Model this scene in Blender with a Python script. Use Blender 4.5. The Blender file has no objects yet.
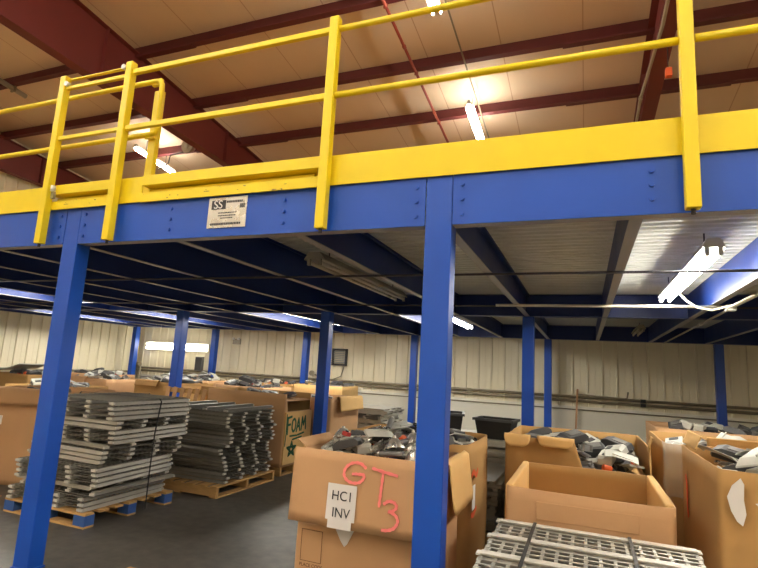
import bpy, bmesh, math, random
import numpy as np
from mathutils import Vector, Matrix, noise
R = math.radians
PI = math.pi
rng = random.Random(7)
scene = bpy.context.scene
col = scene.collection

# ------------------------------------------------------------------ materials
def lin(c):
    return tuple(((v/255)/12.92 if v/255 <= .04045 else ((v/255+.055)/1.055)**2.4) for v in c)

def mat(name, rgb, rough=.6, metal=0.0, var=.12, scale=6.0, bump=0.0, bscale=40.0, spec=.5, stretch=(1, 1, 1), rvar=.1):
    """procedural paint: base colour with a noise of brightness, a noise of gloss and an optional fine bump"""
    m = bpy.data.materials.new(name); m.use_nodes = True
    nt = m.node_tree; N = nt.nodes; L = nt.links
    b = N['Principled BSDF']
    tc = N.new('ShaderNodeTexCoord'); mp = N.new('ShaderNodeMapping'); mp.inputs['Scale'].default_value = stretch
    L.new(tc.outputs['Object'], mp.inputs['Vector'])
    nz = N.new('ShaderNodeTexNoise'); nz.inputs['Scale'].default_value = scale; nz.inputs['Detail'].default_value = 5
    L.new(mp.outputs['Vector'], nz.inputs['Vector'])
    c = lin(rgb)
    mx = N.new('ShaderNodeMix'); mx.data_type = 'RGBA'
    mx.inputs[6].default_value = tuple(v*(1-var) for v in c)+(1,)
    mx.inputs[7].default_value = tuple(min(1, v*(1+var)) for v in c)+(1,)
    L.new(nz.outputs['Fac'], mx.inputs[0])
    L.new(mx.outputs[2], b.inputs['Base Color'])
    mr = N.new('ShaderNodeMapRange'); mr.inputs[3].default_value = max(.05, rough-rvar); mr.inputs[4].default_value = min(1, rough+rvar)
    L.new(nz.outputs['Fac'], mr.inputs[0]); L.new(mr.outputs[0], b.inputs['Roughness'])
    b.inputs['Metallic'].default_value = metal
    b.inputs['Specular IOR Level'].default_value = spec
    if bump:
        n2 = N.new('ShaderNodeTexNoise'); n2.inputs['Scale'].default_value = bscale; n2.inputs['Detail'].default_value = 4
        L.new(mp.outputs['Vector'], n2.inputs['Vector'])
        bp = N.new('ShaderNodeBump'); bp.inputs['Strength'].default_value = bump; bp.inputs['Distance'].default_value = .02
        L.new(n2.outputs['Fac'], bp.inputs['Height']); L.new(bp.outputs['Normal'], b.inputs['Normal'])
    m['nt'] = 1
    return m

def emit(name, rgb, strength):
    m = bpy.data.materials.new(name); m.use_nodes = True
    b = m.node_tree.nodes['Principled BSDF']
    b.inputs['Base Color'].default_value = (.9, .9, .9, 1)
    b.inputs['Emission Color'].default_value = lin(rgb)+(1,)
    b.inputs['Emission Strength'].default_value = strength
    return m

M = {}
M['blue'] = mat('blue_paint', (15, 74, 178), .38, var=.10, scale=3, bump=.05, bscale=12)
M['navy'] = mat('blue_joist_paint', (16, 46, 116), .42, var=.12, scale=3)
M['yellow'] = mat('yellow_paint', (234, 208, 16), .42, var=.08, scale=5, bump=.04, bscale=20)
M['chip'] = mat('chipped_steel', (92, 74, 40), .7, var=.3, scale=30)
M['maroon'] = mat('red_oxide_primer', (112, 44, 40), .55, var=.12, scale=4)
M['maroon_d'] = mat('red_oxide_purlin', (98, 40, 42), .55, var=.15, scale=4)
M['galv'] = mat('galvanised_steel', (172, 170, 160), .42, metal=.55, var=.18, scale=22)
M['flange'] = mat('galvanised_flange', (160, 158, 156), .4, metal=.2, var=.12, scale=10)
M['deckmetal'] = mat('galvanised_deck', (226, 226, 214), .34, metal=.0, var=.10, scale=5)
M['wire'] = mat('zinc_wire', (176, 174, 166), .42, metal=.5, var=.15, scale=30)
M['channel'] = mat('zinc_channel', (206, 204, 196), .4, metal=.15, var=.14, scale=14)
M['wire_d'] = mat('dull_zinc_wire', (126, 124, 118), .5, metal=.5, var=.2, scale=26)
M['channel_m'] = mat('mid_zinc_channel', (176, 173, 164), .42, metal=.35, var=.22, scale=9)  # mid-toned zinc, darker than the plain channel
M['channel_d'] = mat('dull_zinc_channel', (142, 140, 134), .45, metal=.45, var=.2, scale=14)
M['card'] = mat('cardboard', (194, 154, 114), .85, var=.10, scale=3, bump=.12, bscale=9, spec=.2)
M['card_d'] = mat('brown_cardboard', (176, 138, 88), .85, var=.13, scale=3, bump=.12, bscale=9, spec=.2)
M['card_y'] = mat('pale_cardboard', (222, 182, 122), .85, var=.08, scale=4, bump=.1, bscale=9, spec=.2)
M['wood'] = mat('pallet_wood', (188, 150, 98), .8, var=.25, scale=8, stretch=(1, 6, 6), bump=.2, bscale=14, spec=.2)
M['woodblue'] = mat('blue_pallet_paint', (44, 84, 150), .7, var=.2, scale=9, bump=.2, bscale=14)
M['paper'] = mat('white_paper', (225, 222, 220), .7, var=.04, spec=.3)
M['ink'] = mat('black_ink', (52, 50, 56), .7, var=.1)
M['print'] = mat('brown_print', (92, 60, 36), .8, var=.1)
M['pink'] = mat('pink_spray', (255, 136, 132), .7, var=.10, scale=30)
M['orange_spray'] = mat('orange_spray', (214, 88, 36), .75, var=.2, scale=30)
M['green'] = mat('green_marker', (22, 84, 52), .7, var=.1)
M['grey'] = mat('grey_casting', (120, 118, 116), .5, metal=.3, var=.2, scale=12, bump=.08)
M['lgrey'] = mat('light_grey_plastic', (186, 186, 178), .5, var=.1, scale=10)
M['dgrey'] = mat('dark_grey_plastic', (66, 66, 68), .5, var=.2, scale=12)
M['black'] = mat('black_plastic', (24, 24, 26), .45, var=.2, scale=10)
M['white'] = mat('white_plastic', (232, 230, 222), .45, var=.05)
M['silver'] = mat('bright_silver', (215, 212, 205), .28, metal=.8, var=.08, scale=12)
M['orange'] = mat('orange_plastic', (226, 96, 40), .5, var=.1)
M['red'] = mat('red_plastic', (176, 54, 48), .5, var=.1)
M['bluep'] = mat('blue_plastic', (54, 88, 130), .5, var=.1)
M['fix'] = mat('white_enamel', (222, 218, 205), .35, var=.05)
M['fix_g'] = mat('grey_enamel', (168, 160, 140), .4, var=.08)
M['conduit'] = mat('grey_conduit', (150, 140, 118), .45, metal=.4, var=.1)
M['rod'] = mat('dark_tie_rod', (64, 60, 62), .5, metal=.3, var=.1)
M['copper'] = mat('copper_pipe', (176, 110, 70), .4, metal=.7, var=.1)
M['copper_d'] = mat('tan_pipe', (190, 146, 108), .5, metal=.2, var=.1)
M['strap'] = mat('black_strap', (36, 36, 36), .5, var=.1)
M['film'] = None
M['tube'] = emit('lit_tube', (255, 250, 238), 32)
M['tube_back'] = emit('lit_rear_tube', (255, 250, 238), 30)
M['tube_side'] = emit('dimmer_lit_tube', (255, 250, 238), 19)
M['tube_wall'] = emit('lit_wall_tube', (255, 248, 226), 7)
M['tube_roof'] = emit('lit_roof_tube', (255, 249, 238), 84)
M['tube_roof_in'] = emit('weaker_lit_roof_tube', (255, 246, 230), 34)  # roof tubes in view, set weaker to keep their glow mild
M['tube_off'] = mat('unlit_tube', (205, 200, 184), .3, var=.04)
M['sprinkler'] = mat('red_pipe_paint', (150, 66, 50), .5, var=.1)

def wall_mat():
    return mat('cream_wall_panel', (238, 229, 202), .55, var=.07, scale=1.2, stretch=(1, 1, .25), bump=.05, bscale=3)
M['wall'] = wall_mat()
M['wall_low'] = mat('pale_wall_liner', (240, 235, 218), .6, var=.06, scale=1.5)

def worn_yellow():
    m = mat('worn_yellow_paint', (234, 208, 16), .45, var=.1, scale=6)
    N = m.node_tree.nodes; L = m.node_tree.links; b = N['Principled BSDF']
    old = b.inputs['Base Color'].links[0].from_socket
    tc = N.new('ShaderNodeTexCoord'); mp = N.new('ShaderNodeMapping'); mp.inputs['Scale'].default_value = (6, 30, 26)
    n = N.new('ShaderNodeTexNoise'); n.inputs['Scale'].default_value = 1.6; n.inputs['Detail'].default_value = 6
    L.new(tc.outputs['Object'], mp.inputs[0]); L.new(mp.outputs[0], n.inputs['Vector'])
    g = N.new('ShaderNodeMath'); g.operation = 'GREATER_THAN'; g.inputs[1].default_value = .655; L.new(n.outputs['Fac'], g.inputs[0])
    mx = N.new('ShaderNodeMix'); mx.data_type = 'RGBA'; L.new(g.outputs[0], mx.inputs[0]); L.new(old, mx.inputs[6]); mx.inputs[7].default_value = lin((120, 98, 40))+(1,)
    L.new(mx.outputs[2], b.inputs['Base Color'])
    return m
M['yellow_worn'] = worn_yellow()

def floor_mat():
    m = mat('dark_concrete', (84, 82, 78), .45, var=.35, scale=1.3, bump=.06, bscale=16, rvar=.16)
    nt = m.node_tree; N = nt.nodes; L = nt.links
    b = N['Principled BSDF']
    old = b.inputs['Base Color'].links[0].from_socket
    tc = N.new('ShaderNodeTexCoord')
    n = N.new('ShaderNodeTexNoise'); n.inputs['Scale'].default_value = 9; n.inputs['Detail'].default_value = 8
    L.new(tc.outputs['Object'], n.inputs['Vector'])
    rp = N.new('ShaderNodeValToRGB'); rp.color_ramp.elements[0].position = .35; rp.color_ramp.elements[1].position = .7
    rp.color_ramp.elements[0].color = (.6, .6, .6, 1); rp.color_ramp.elements[1].color = (1.1, 1.08, 1.03, 1)
    L.new(n.outputs['Fac'], rp.inputs['Fac'])
    mx = N.new('ShaderNodeMix'); mx.data_type = 'RGBA'; mx.blend_type = 'MULTIPLY'; mx.inputs[0].default_value = 1
    L.new(old, mx.inputs[6]); L.new(rp.outputs['Color'], mx.inputs[7])
    L.new(mx.outputs[2], b.inputs['Base Color'])
    return m
M['floor'] = floor_mat()

def roof_mat():
    m = mat('faced_roof_insulation', (234, 212, 184), .6, var=.10, scale=1.1, bump=.25, bscale=1.6, stretch=(1, .5, 1))
    nt = m.node_tree; N = nt.nodes; L = nt.links
    b = N['Principled BSDF']
    old = b.inputs['Base Color'].links[0].from_socket
    tc = N.new('ShaderNodeTexCoord'); sp = N.new('ShaderNodeSeparateXYZ')
    L.new(tc.outputs['Object'], sp.inputs[0])
    d = N.new('ShaderNodeMath'); d.operation = 'MULTIPLY'; d.inputs[1].default_value = 1/1.22
    L.new(sp.outputs[0], d.inputs[0])
    fr = N.new('ShaderNodeMath'); fr.operation = 'FRACT'; L.new(d.outputs[0], fr.inputs[0])
    lt = N.new('ShaderNodeMath'); lt.operation = 'LESS_THAN'; lt.inputs[1].default_value = .014; L.new(fr.outputs[0], lt.inputs[0])
    mx = N.new('ShaderNodeMix'); mx.data_type = 'RGBA'
    L.new(lt.outputs[0], mx.inputs[0]); L.new(old, mx.inputs[6]); mx.inputs[7].default_value = lin((205, 172, 138))+(1,)
    L.new(mx.outputs[2], b.inputs['Base Color'])
    return m
M['roof'] = roof_mat()

def film_mat():
    m = bpy.data.materials.new('clear_plastic_film'); m.use_nodes = True
    b = m.node_tree.nodes['Principled BSDF']
    b.inputs['Base Color'].default_value = (.85, .83, .76, 1); b.inputs['Roughness'].default_value = .2
    b.inputs['Alpha'].default_value = .2
    return m
M['film'] = film_mat()

# ------------------------------------------------------------------ mesh helpers
class MB:
    def __init__(s): s.v = []; s.f = []; s.mi = []; s.smooth = []
    def add(s, vs, fs, mi=0, sm=False):
        o = len(s.v); s.v += [Vector(v) for v in vs]
        for f in fs: s.f.append([i+o for i in f]); s.mi.append(mi); s.smooth.append(sm)
        return s
    def box(s, x0, x1, y0, y1, z0, z1, mi=0, T=None):
        vs = [Vector((x, y, z)) for z in (z0, z1) for y in (y0, y1) for x in (x0, x1)]
        if T is not None: vs = [T @ v for v in vs]
        return s.add(vs, [(0, 2, 3, 1), (4, 5, 7, 6), (0, 1, 5, 4), (2, 6, 7, 3), (0, 4, 6, 2), (1, 3, 7, 5)], mi)
    def tube(s, pts, r, n=10, mi=0, sm=True, cap=True, rr=None):
        pts = [Vector(p) for p in pts]; rings = []
        up = None
        for i, p in enumerate(pts):
            d = (pts[min(i+1, len(pts)-1)]-pts[max(i-1, 0)]).normalized()
            if up is None:
                up = Vector((0, 0, 1)) if abs(d.z) < .9 else Vector((1, 0, 0))
            a = d.cross(up)
            if a.length < 1e-4: a = d.cross(Vector((1, 0, 0)))
            a.normalize(); b = a.cross(d).normalized(); up = b
            q = rr[i] if rr else r
            rings.append([p+a*(q*math.cos(t))+b*(q*math.sin(t)) for t in [2*PI*k/n for k in range(n)]])
        vs = [v for g in rings for v in g]; fs = []
        for i in range(len(rings)-1):
            for k in range(n):
                fs.append((i*n+k, i*n+(k+1) % n, (i+1)*n+(k+1) % n, (i+1)*n+k))
        s.add(vs, fs, mi, sm)
        if cap:
            o = len(s.v)-len(vs)
            s.f.append([o+k for k in reversed(range(n))]); s.mi.append(mi); s.smooth.append(False)
            s.f.append([o+(len(rings)-1)*n+k for k in range(n)]); s.mi.append(mi); s.smooth.append(False)
        return s
    def cyl(s, c, axis, r, h, n=16, mi=0):
        c = Vector(c); a = Vector(axis).normalized()*h/2
        return s.tube([c-a, c+a], r, n, mi)
    def extrude(s, prof, a, b, mi=0, closed=True):
        """prof: 2-D points given as functions of nothing; a, b: 3-D maps (callables) of a profile point for the two ends"""
        n = len(prof); vs = [a(p) for p in prof]+[b(p) for p in prof]
        fs = [(i, (i+1) % n, n+(i+1) % n, n+i) for i in range(n if closed else n-1)]
        if closed: fs += [tuple(reversed(range(n))), tuple(range(n, 2*n))]
        return s.add(vs, fs, mi)
    def build(s, name, m, parent=None, bevel=0, smooth=False):
        me = bpy.data.meshes.new(name)
        off = Vector((0, 0, 0)); p = parent
        while p is not None: off += p.location; p = p.parent
        me.from_pydata([tuple(v-off) for v in s.v], [], s.f)
        ms = m if isinstance(m, (list, tuple)) else [m]
        for k in ms: me.materials.append(M[k] if isinstance(k, str) else k)
        for p_, i, sm in zip(me.polygons, s.mi, s.smooth): p_.material_index = i; p_.use_smooth = sm or smooth
        me.update()
        bm = bmesh.new(); bm.from_mesh(me); bmesh.ops.recalc_face_normals(bm, faces=bm.faces); bm.to_mesh(me); bm.free()
        o = bpy.data.objects.new(name, me); col.objects.link(o)
        if parent is not None: o.parent = parent
        if bevel:
            md = o.modifiers.new('Bevel', 'BEVEL'); md.width = bevel; md.segments = 2; md.limit_method = 'ANGLE'; md.angle_limit = R(40)
        return o

def tag(o, label, cat, group=None):
    o['label'] = label; o['category'] = cat
    if group: o['group'] = group
    return o
def struct(o): o['kind'] = 'structure'; return o
def thing(name, loc, label, cat, group=None, rz=0):
    o = bpy.data.objects.new(name, None); col.objects.link(o); o.location = loc; o.rotation_euler.z = rz
    o.empty_display_size = .1
    return tag(o, label, cat, group)
KIDS = {}
def copy_tree(o, loc=None, rz=None, label=None, group=None):
    c = o.copy(); col.objects.link(c)
    if loc is not None: c.location = loc
    if rz is not None: c.rotation_euler.z = rz
    if label: c['label'] = label
    if group: c['group'] = group
    elif label and 'group' in c: del c['group']
    for ch in list(o.children):
        d = ch.copy(); col.objects.link(d); d.parent = c
        for g in list(ch.children):
            e = g.copy(); col.objects.link(e); e.parent = d
    return c
def add_at_origin(mb, name, m, loc, rz=0, bevel=0):
    """single-mesh thing: geometry given in world coordinates, origin moved to loc"""
    loc = Vector(loc); mb.v = [v-loc for v in mb.v]
    o = mb.build(name, m, None, bevel); o.location = loc; o.rotation_euler.z = rz
    return o

def text_geo(s, size, ex=.0008):
    cu = bpy.data.curves.new('txt', 'FONT'); cu.body = s; cu.size = size; cu.extrude = ex; cu.align_x = 'CENTER'; cu.align_y = 'CENTER'
    o = bpy.data.objects.new('txt', cu); col.objects.link(o)
    bpy.context.view_layer.update()
    me = bpy.data.meshes.new_from_object(o.evaluated_get(bpy.context.evaluated_depsgraph_get()))
    vs = [v.co.copy() for v in me.vertices]; fs = [tuple(p.vertices) for p in me.polygons]
    bpy.data.objects.remove(o); bpy.data.curves.remove(cu); bpy.data.meshes.remove(me)
    return vs, fs
def frame(o, ex, ey):
    ex = Vector(ex).normalized(); ey = Vector(ey).normalized(); n = ex.cross(ey)
    return Matrix(((ex.x, ey.x, n.x, o[0]), (ex.y, ey.y, n.y, o[1]), (ex.z, ey.z, n.z, o[2]), (0, 0, 0, 1)))
def add_text(mb, s, size, T, sx=1, mi=0):
    vs, fs = text_geo(s, size)
    mb.add([T @ Vector((v.x*sx, v.y, v.z)) for v in vs], fs, mi)
def stroke(mb, T, pts, w, lift=.003, mi=0, jit=0.0):
    """painted stroke: a thin ribbon of width w along 2-D points in the face frame T"""
    P = [Vector((p[0], p[1])) for p in pts]
    # subdivide with Catmull-Rom
    Q = []
    for i in range(len(P)-1):
        p0 = P[max(i-1, 0)]; p1 = P[i]; p2 = P[i+1]; p3 = P[min(i+2, len(P)-1)]
        for k in range(6):
            t = k/6
            Q.append(.5*((2*p1)+(p2-p0)*t+(2*p0-5*p1+4*p2-p3)*t*t+(3*p1-p0-3*p2+p3)*t**3))
    Q.append(P[-1]); vs = []; n = len(Q)
    for i, q in enumerate(Q):
        d = Q[min(i+1, n-1)]-Q[max(i-1, 0)]; d.normalize(); nn = Vector((-d.y, d.x))*(w/2*(1+jit*math.sin(i*1.7)))
        e = d*(-w*.3 if i == 0 else (w*.3 if i == n-1 else 0))
        for s_, z in ((1, 0), (-1, 0), (-1, lift), (1, lift)):
            c = q+e+nn*s_*(.75 if i in (0, n-1) else 1); vs.append(T @ Vector((c.x, c.y, z)))
    fs = []
    for i in range(n-1):
        for k in range(4): fs.append((i*4+k, i*4+(k+1) % 4, i*4+4+(k+1) % 4, i*4+4+k))
    fs += [(3, 2, 1, 0), tuple((n-1)*4+k for k in range(4))]
    mb.add(vs, fs, mi)

# ------------------------------------------------------------------ camera (fitted from the picture's vanishing points)
F_PX, PITCH, ROLL, YAW = 516.8, .16070, .05624, .38342
H0 = 1.6
fw = Vector((-math.sin(YAW)*math.cos(PITCH), math.cos(YAW)*math.cos(PITCH), math.sin(PITCH)))
rt = Vector((math.cos(YAW), math.sin(YAW), 0)); up = rt.cross(fw)
r2 = rt*math.cos(ROLL)+up*math.sin(ROLL); u2 = up*math.cos(ROLL)-rt*math.sin(ROLL)
cd = bpy.data.cameras.new('camera'); cam = bpy.data.objects.new('camera', cd); col.objects.link(cam)
cd.sensor_width = 36; cd.lens = 36*F_PX/758; cd.clip_start = .05
cam.matrix_world = Matrix(((r2.x, u2.x, -fw.x, 0), (r2.y, u2.y, -fw.y, 0), (r2.z, u2.z, -fw.z, H0), (0, 0, 0, 1)))
scene.camera = cam

# ------------------------------------------------------------------ room
XL, XR, YB, YF = -13.4, 8.5, -7.0, 12.7
ROOF0, SL = 7.66, .11                      # underside of the roof sheet
def roofz(y): return ROOF0-SL*y
mb = MB(); mb.box(XL-.2, XR+.2, YB-.2, YF+.2, -.2, 0); struct(mb.build('floor', 'floor'))
mb = MB()
x0, x1 = XL-.2, XR+.2
a, b = YB-.2, YF+.2
vs = [(x0, a, roofz(a)), (x1, a, roofz(a)), (x1, b, roofz(b)), (x0, b, roofz(b))]
mb.add(vs+[(v[0], v[1], v[2]+.15) for v in vs], [(0, 1, 2, 3), (7, 6, 5, 4), (0, 4, 5, 1), (1, 5, 6, 2), (2, 6, 7, 3), (3, 7, 4, 0)])
struct(mb.build('ceiling', 'roof'))

def rib_profile(u0, u1, pitch=.305):
    """ribbed steel panel seen from above: (u, depth) points"""
    P = []; u = u0; k = 0
    while u < u1-1e-6:
        e = min(u+pitch, u1)
        P += [(u, 0), (u+.012, .034), (u+.036, .034), (u+.048, 0)]
        P += [(u+.18, 0), (u+.184, -.006), (u+.19, -.006), (u+.194, 0)]
        u += pitch
    P.append((u1, 0))
    return [p for p in P if p[0] <= u1]
def ribbed(name, pf, z0, z1f, back):
    mb = MB(); n = len(pf)
    return mb
# far wall: ribbed panels above a smooth liner
mb = MB(); P = rib_profile(XL, XR)
n = len(P); zt = roofz(YF)+.1
mb.add([(u, YF-d, 1.0) for u, d in P]+[(u, YF-d, zt) for u, d in P], [(i, i+1, n+i+1, n+i) for i in range(n-1)])
mb.box(XL, XR, YF+.005, YF+.15, 0, zt)
struct(mb.build('wall_back', 'wall'))
mb = MB(); mb.box(XL, XR, YF-.03, YF+.004, 0, 1.0); struct(mb.build('trim_1', 'wall_low'))
# left wall
mb = MB(); P = rib_profile(YB, YF)
n = len(P); zt = 8.5
mb.add([(XL+d, u, 1.0) for u, d in P]+[(XL+d, u, roofz(u)+.1) for u, d in P], [(i, i+1, n+i+1, n+i) for i in range(n-1)])
mb.add([(XL-.15, YB, 0), (XL-.15, YF, 0), (XL-.15, YF, roofz(YF)), (XL-.15, YB, roofz(YB)), (XL-.005, YB, 0), (XL-.005, YF, 0), (XL-.005, YF, roofz(YF)), (XL-.005, YB, roofz(YB))],
       [(0, 1, 2, 3), (7, 6, 5, 4), (0, 4, 5, 1), (1, 5, 6, 2), (2, 6, 7, 3), (3, 7, 4, 0)])
struct(mb.build('wall_left', 'wall'))
mb = MB(); mb.box(XL-.004, XL+.03, YB, YF-.03, 0, 1.0); struct(mb.build('trim_2', 'wall_low'))
mb = MB(); mb.box(XR, XR+.15, YB, YF, 0, 8.6); struct(mb.build('wall_right', 'wall'))
mb = MB(); mb.box(XL-.1, XR+.1, YB-.15, YB, 0, 8.6); struct(mb.build('wall_front', 'wall'))

# ------------------------------------------------------------------ roof frame
def rtop(y): return ROOF0-.2-SL*y           # top of rafters = bottom of purlins
def rafter(x, label):
    t = thing('roof_rafter', (x, 3, rtop(3)-1.1), label, 'beam', None)
    def dep(y): return max(.55, 1.12-(y-3)*.075) if y > 3 else 1.12
    ys = [-6.9, 0, 3, 6, 9.5, 12.6]
    mb = MB()
    for a, b in zip(ys[:-1], ys[1:]):
        za, zb, da, db = rtop(a), rtop(b), dep(a), dep(b)
        vs = []
        for y, z, d in ((a, za, da), (b, zb, db)):
            vs += [(x-.008, y, z-d), (x+.008, y, z-d), (x+.008, y, z), (x-.008, y, z)]
        mb.add(vs, [(0, 1, 5, 4), (1, 2, 6, 5), (2, 3, 7, 6), (3, 0, 4, 7), (3, 2, 1, 0), (4, 5, 6, 7)])
    mb.build('web', 'maroon', t)
    for nm, top in (('top_flange', 1), ('bottom_flange', 0)):
        mb = MB()
        for a, b in zip(ys[:-1], ys[1:]):
            vs = []
            for y in (a, b):
                z = rtop(y) if top else rtop(y)-dep(y)
                vs += [(x-.1, y, z-.014), (x+.1, y, z-.014), (x+.1, y, z), (x-.1, y, z)]
            mb.add(vs, [(0, 1, 5, 4), (1, 2, 6, 5), (2, 3, 7, 6), (3, 0, 4, 7), (3, 2, 1, 0), (4, 5, 6, 7)])
        mb.build(nm, 'maroon', t)
    for y in (2.2, 5.45, 8.6):
        mb = MB(); mb.box(x-.085, x+.085, y-.006, y+.006, rtop(y)-dep(y)+.02, rtop(y)-.01); mb.build('stiffener', 'maroon', t)
    return t
rafter(-7.3, 'wide red steel rafter sloping above the yellow gate posts')
rafter(.97, 'red steel rafter carrying a pale conduit and an orange tag')
rafter(-13.15, 'red end rafter along the left building wall')
PUR = [-5.85, -4.35, -2.85, -1.35, .15, 1.65, 3.15, 4.65, 6.15, 7.65, 9.15, 10.65, 12.15]
for i, y in enumerate(PUR):
    z = rtop(y)-.03
    mb = MB()
    def zsec(mb, xa, xb, th, dz=0):
        prof = [(-.07, 0), (0, 0), (0, .185), (.07, .185), (.07, .185+th), (-th, .185+th), (-th, th), (-.07, th)]
        prof = [(-.09, 0), (th, 0), (th, .22), (.075, .22), (.075, .23), (0, .23), (0, th), (-.09, th)]
        mb.extrude(prof, lambda p: (xa, y+p[0], z+p[1]-SL*p[0]+dz), lambda p: (xb, y+p[0], z+p[1]-SL*p[0]+dz))
    zsec(mb, XL, XR, .01)
    o = add_at_origin(mb, 'roof_purlin', 'maroon_d', (-3, y, z))
    tag(o, 'dark red purlin running across under the tan roof lining', 'purlin', 'red roof purlins')
    for xr in (-7.3, .97):                                             # lapped ends over the rafters
        mb = MB(); y_ = y+.014
        mb.box(xr-1.25, xr+1.25, y+.012, y+.03, z-.002, z+.198); mb.box(xr-1.25, xr+1.25, y-.1, y+.012, z-.022, z-.003)
        mb.build('lap_joint', 'maroon_d', o)

def pipe(name, pts, r, m, label, cat, group=None, extra=None, n=10):
    t = thing(name, pts[0], label, cat, group)
    MB().tube(pts, r, n).build('pipe_run', m, t)
    return t
# sprinkler pipe hanging below the purlins
t = pipe('sprinkler_pipe', [(-2.62, 3.5, rtop(3.5)-.06), (-2.62, 12.5, rtop(12.5)-.06)], .024, 'sprinkler', 'thin red sprinkler pipe crossing below the roof purlins', 'pipe')
for y in (5.2, 7.0, 8.8, 10.6):
    MB().cyl((-2.62, y, rtop(y)-.06), (0, 1, -SL), .032, .05).build('coupling', 'sprinkler', t)
for y in PUR[6:]: MB().box(-2.65, -2.59, y-.012, y+.012, rtop(y)-.09, rtop(y)-.025).build('hanger', 'sprinkler', t)
for k, (x, lab) in enumerate(((-1.78, 'thin grey conduit under the roof feeding the centre tube lights'), (-10.6, 'pale pipe under the roof left of the wide red rafter'))):
    r_ = .014 if k == 0 else .05
    t = pipe('roof_conduit', [(x, 3.0, rtop(3.0)-.03-r_), (x, 6.4 if k else 12.5, rtop(6.4 if k else 12.5)-.03-r_)], r_, 'conduit' if k == 0 else 'fix_g', lab, 'conduit')
    MB().box(x-r_-.012, x+r_+.012, 6.13, 6.16, rtop(6)-.06-2*r_, rtop(6)-.001).build('hanger', 'conduit', t)
# conduit and tag on the right rafter
t = pipe('rafter_conduit', [(.90, 4.6, rtop(4.6)-1.03), (.90, 6.4, rtop(6.4)-.9), (.80, 8.0, rtop(8)-.80), (.80, 11, rtop(11)-.62)], .022, 'fix_g', 'pale conduit bending along the red rafter near the yellow post', 'conduit')
MB().cyl((.80, 8.0, rtop(8)-.80), (0, 1, 0), .03, .06).build('coupling', 'fix_g', t)
zt = 5.36
t = thing('pull_tag', (.99, 6.75, zt), 'small orange box hanging on a cord from the red rafter', 'pull box')
MB().box(.955, 1.03, 6.71, 6.79, zt, zt+.11).build('box_body', 'orange', t, .008)
MB().tube([(.99, 6.75, zt+.11), (.99, 6.75, rtop(6.75)-.86)], .006, 6).build('cord', 'rod', t)

# ------------------------------------------------------------------ strip lights
def strip_light(name, x, y0, y1, z, label, group, lit='tube', housing='fix', zfun=None, drop=.0, half=.075, spine=1.0):
    """two-tube strip light running along Y; z = bottom of the housing"""
    zz = zfun or (lambda y: z)
    t = thing(name, (x, (y0+y1)/2, zz((y0+y1)/2)), label, 'light fixture', group)
    def P(u, y, w): return (x+u, y, zz(y)+w)
    prof = [(-half, .012), (-half*.55, .075), (half*.55, .075), (half, .012), (half, 0), (half-.006, 0), (half-.006, .01), (-half+.006, .01), (-half+.006, 0), (-half, 0)]
    prof = [(p[0]*spine, p[1]) for p in prof]
    MB().extrude(prof, lambda p: P(p[0], y0, p[1]), lambda p: P(p[0], y1, p[1])).build('housing', housing, t)
    for s in (-1, 1):
        MB().tube([P(s*half*.55, y0+.03, -.022), P(s*half*.55, y1-.03, -.022)], .019, 12).build('lamp_tube', lit, t)
    for y in (y0, y1):
        sgn = 1 if y == y0 else -1
        for s in (-1, 1):
            mb = MB(); mb.box(x+s*half*.55-.014, x+s*half*.55+.014, min(y, y+sgn*.028), max(y, y+sgn*.028), zz(y)-.05, zz(y)+.012)
            mb.build('lamp_holder', 'white' if lit != 'tube_off' else housing, t)
    for y in (y0+.3, y1-.3):
        if drop > 0: MB().tube([P(0, y, .074), P(0, y, .074+drop)], .006, 6).build('hanger', 'rod', t)
    return t
BAYS = [.85, -2.24, -5.25, -8.3, -11.6]
LBL = {(0, 0): 'lit two-tube strip light under the deck above the large boxes beside the looped cord',
       (1, 0): 'unlit strip light under the deck beside the front column',
       (1, 1): 'lit strip light under the deck partly hidden by the front column',
       (2, 1): 'lit strip light under the deck above the FOAM box', (3, 1): 'lit strip light under the deck above the grey deck stacks',
       (4, 1): 'lit strip light under the deck close to the cream side wall', (3, 0): 'lit strip light under the deck high in front of the left column',
       (0, 1): 'small unlit strip light far under the deck before the back wall'}
for (i, j), lab in LBL.items():
    y0 = (4.15, 8.35)[j]; off = (i, j) in ((1, 0), (0, 1))
    x = BAYS[i]-(.10 if (i, j) == (1, 0) else 0)
    if (i, j) == (0, 1): strip_light('deck_strip_light', x+.1, 10.4, 11.6, 2.56, lab, None, 'tube_off', 'fix_g', drop=.06)
    else: strip_light('deck_strip_light', x, y0, y0+2.44, 2.56, lab, None, 'tube_off' if off else ('tube' if i == 0 else 'tube_side' if i == 4 else 'tube_back'), 'fix_g' if off else 'fix', drop=.115, half=.105 if off else .075)
def rz_(y): return rtop(y)-.32
ROOFL = [(-1.85, 4.95, 'lit roof tube light cut by the top of the picture'), (-1.85, 8.3, 'lit roof tube light between the railing and the yellow kick plate'),
         (-9.45, 8.2, 'lit roof tube light showing behind the yellow gate'), ]
for x, y, lab in ROOFL:
    strip_light('roof_strip_light', x, y, y+1.22, 0, lab, None, 'tube_roof_in', zfun=rz_, half=.10, spine=.42, drop=.24)
for x in (-10, -6, -2.2, 2.2, 6):
    for y in (.4, -2.4, -5.4):
        strip_light('roof_strip_light', x, y, y+1.22, 0, 'lit roof tube light over the open floor in front of the mezzanine', 'roof lights over the open floor', 'tube_roof', zfun=rz_, half=.10, spine=.42, drop=.24)
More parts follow.
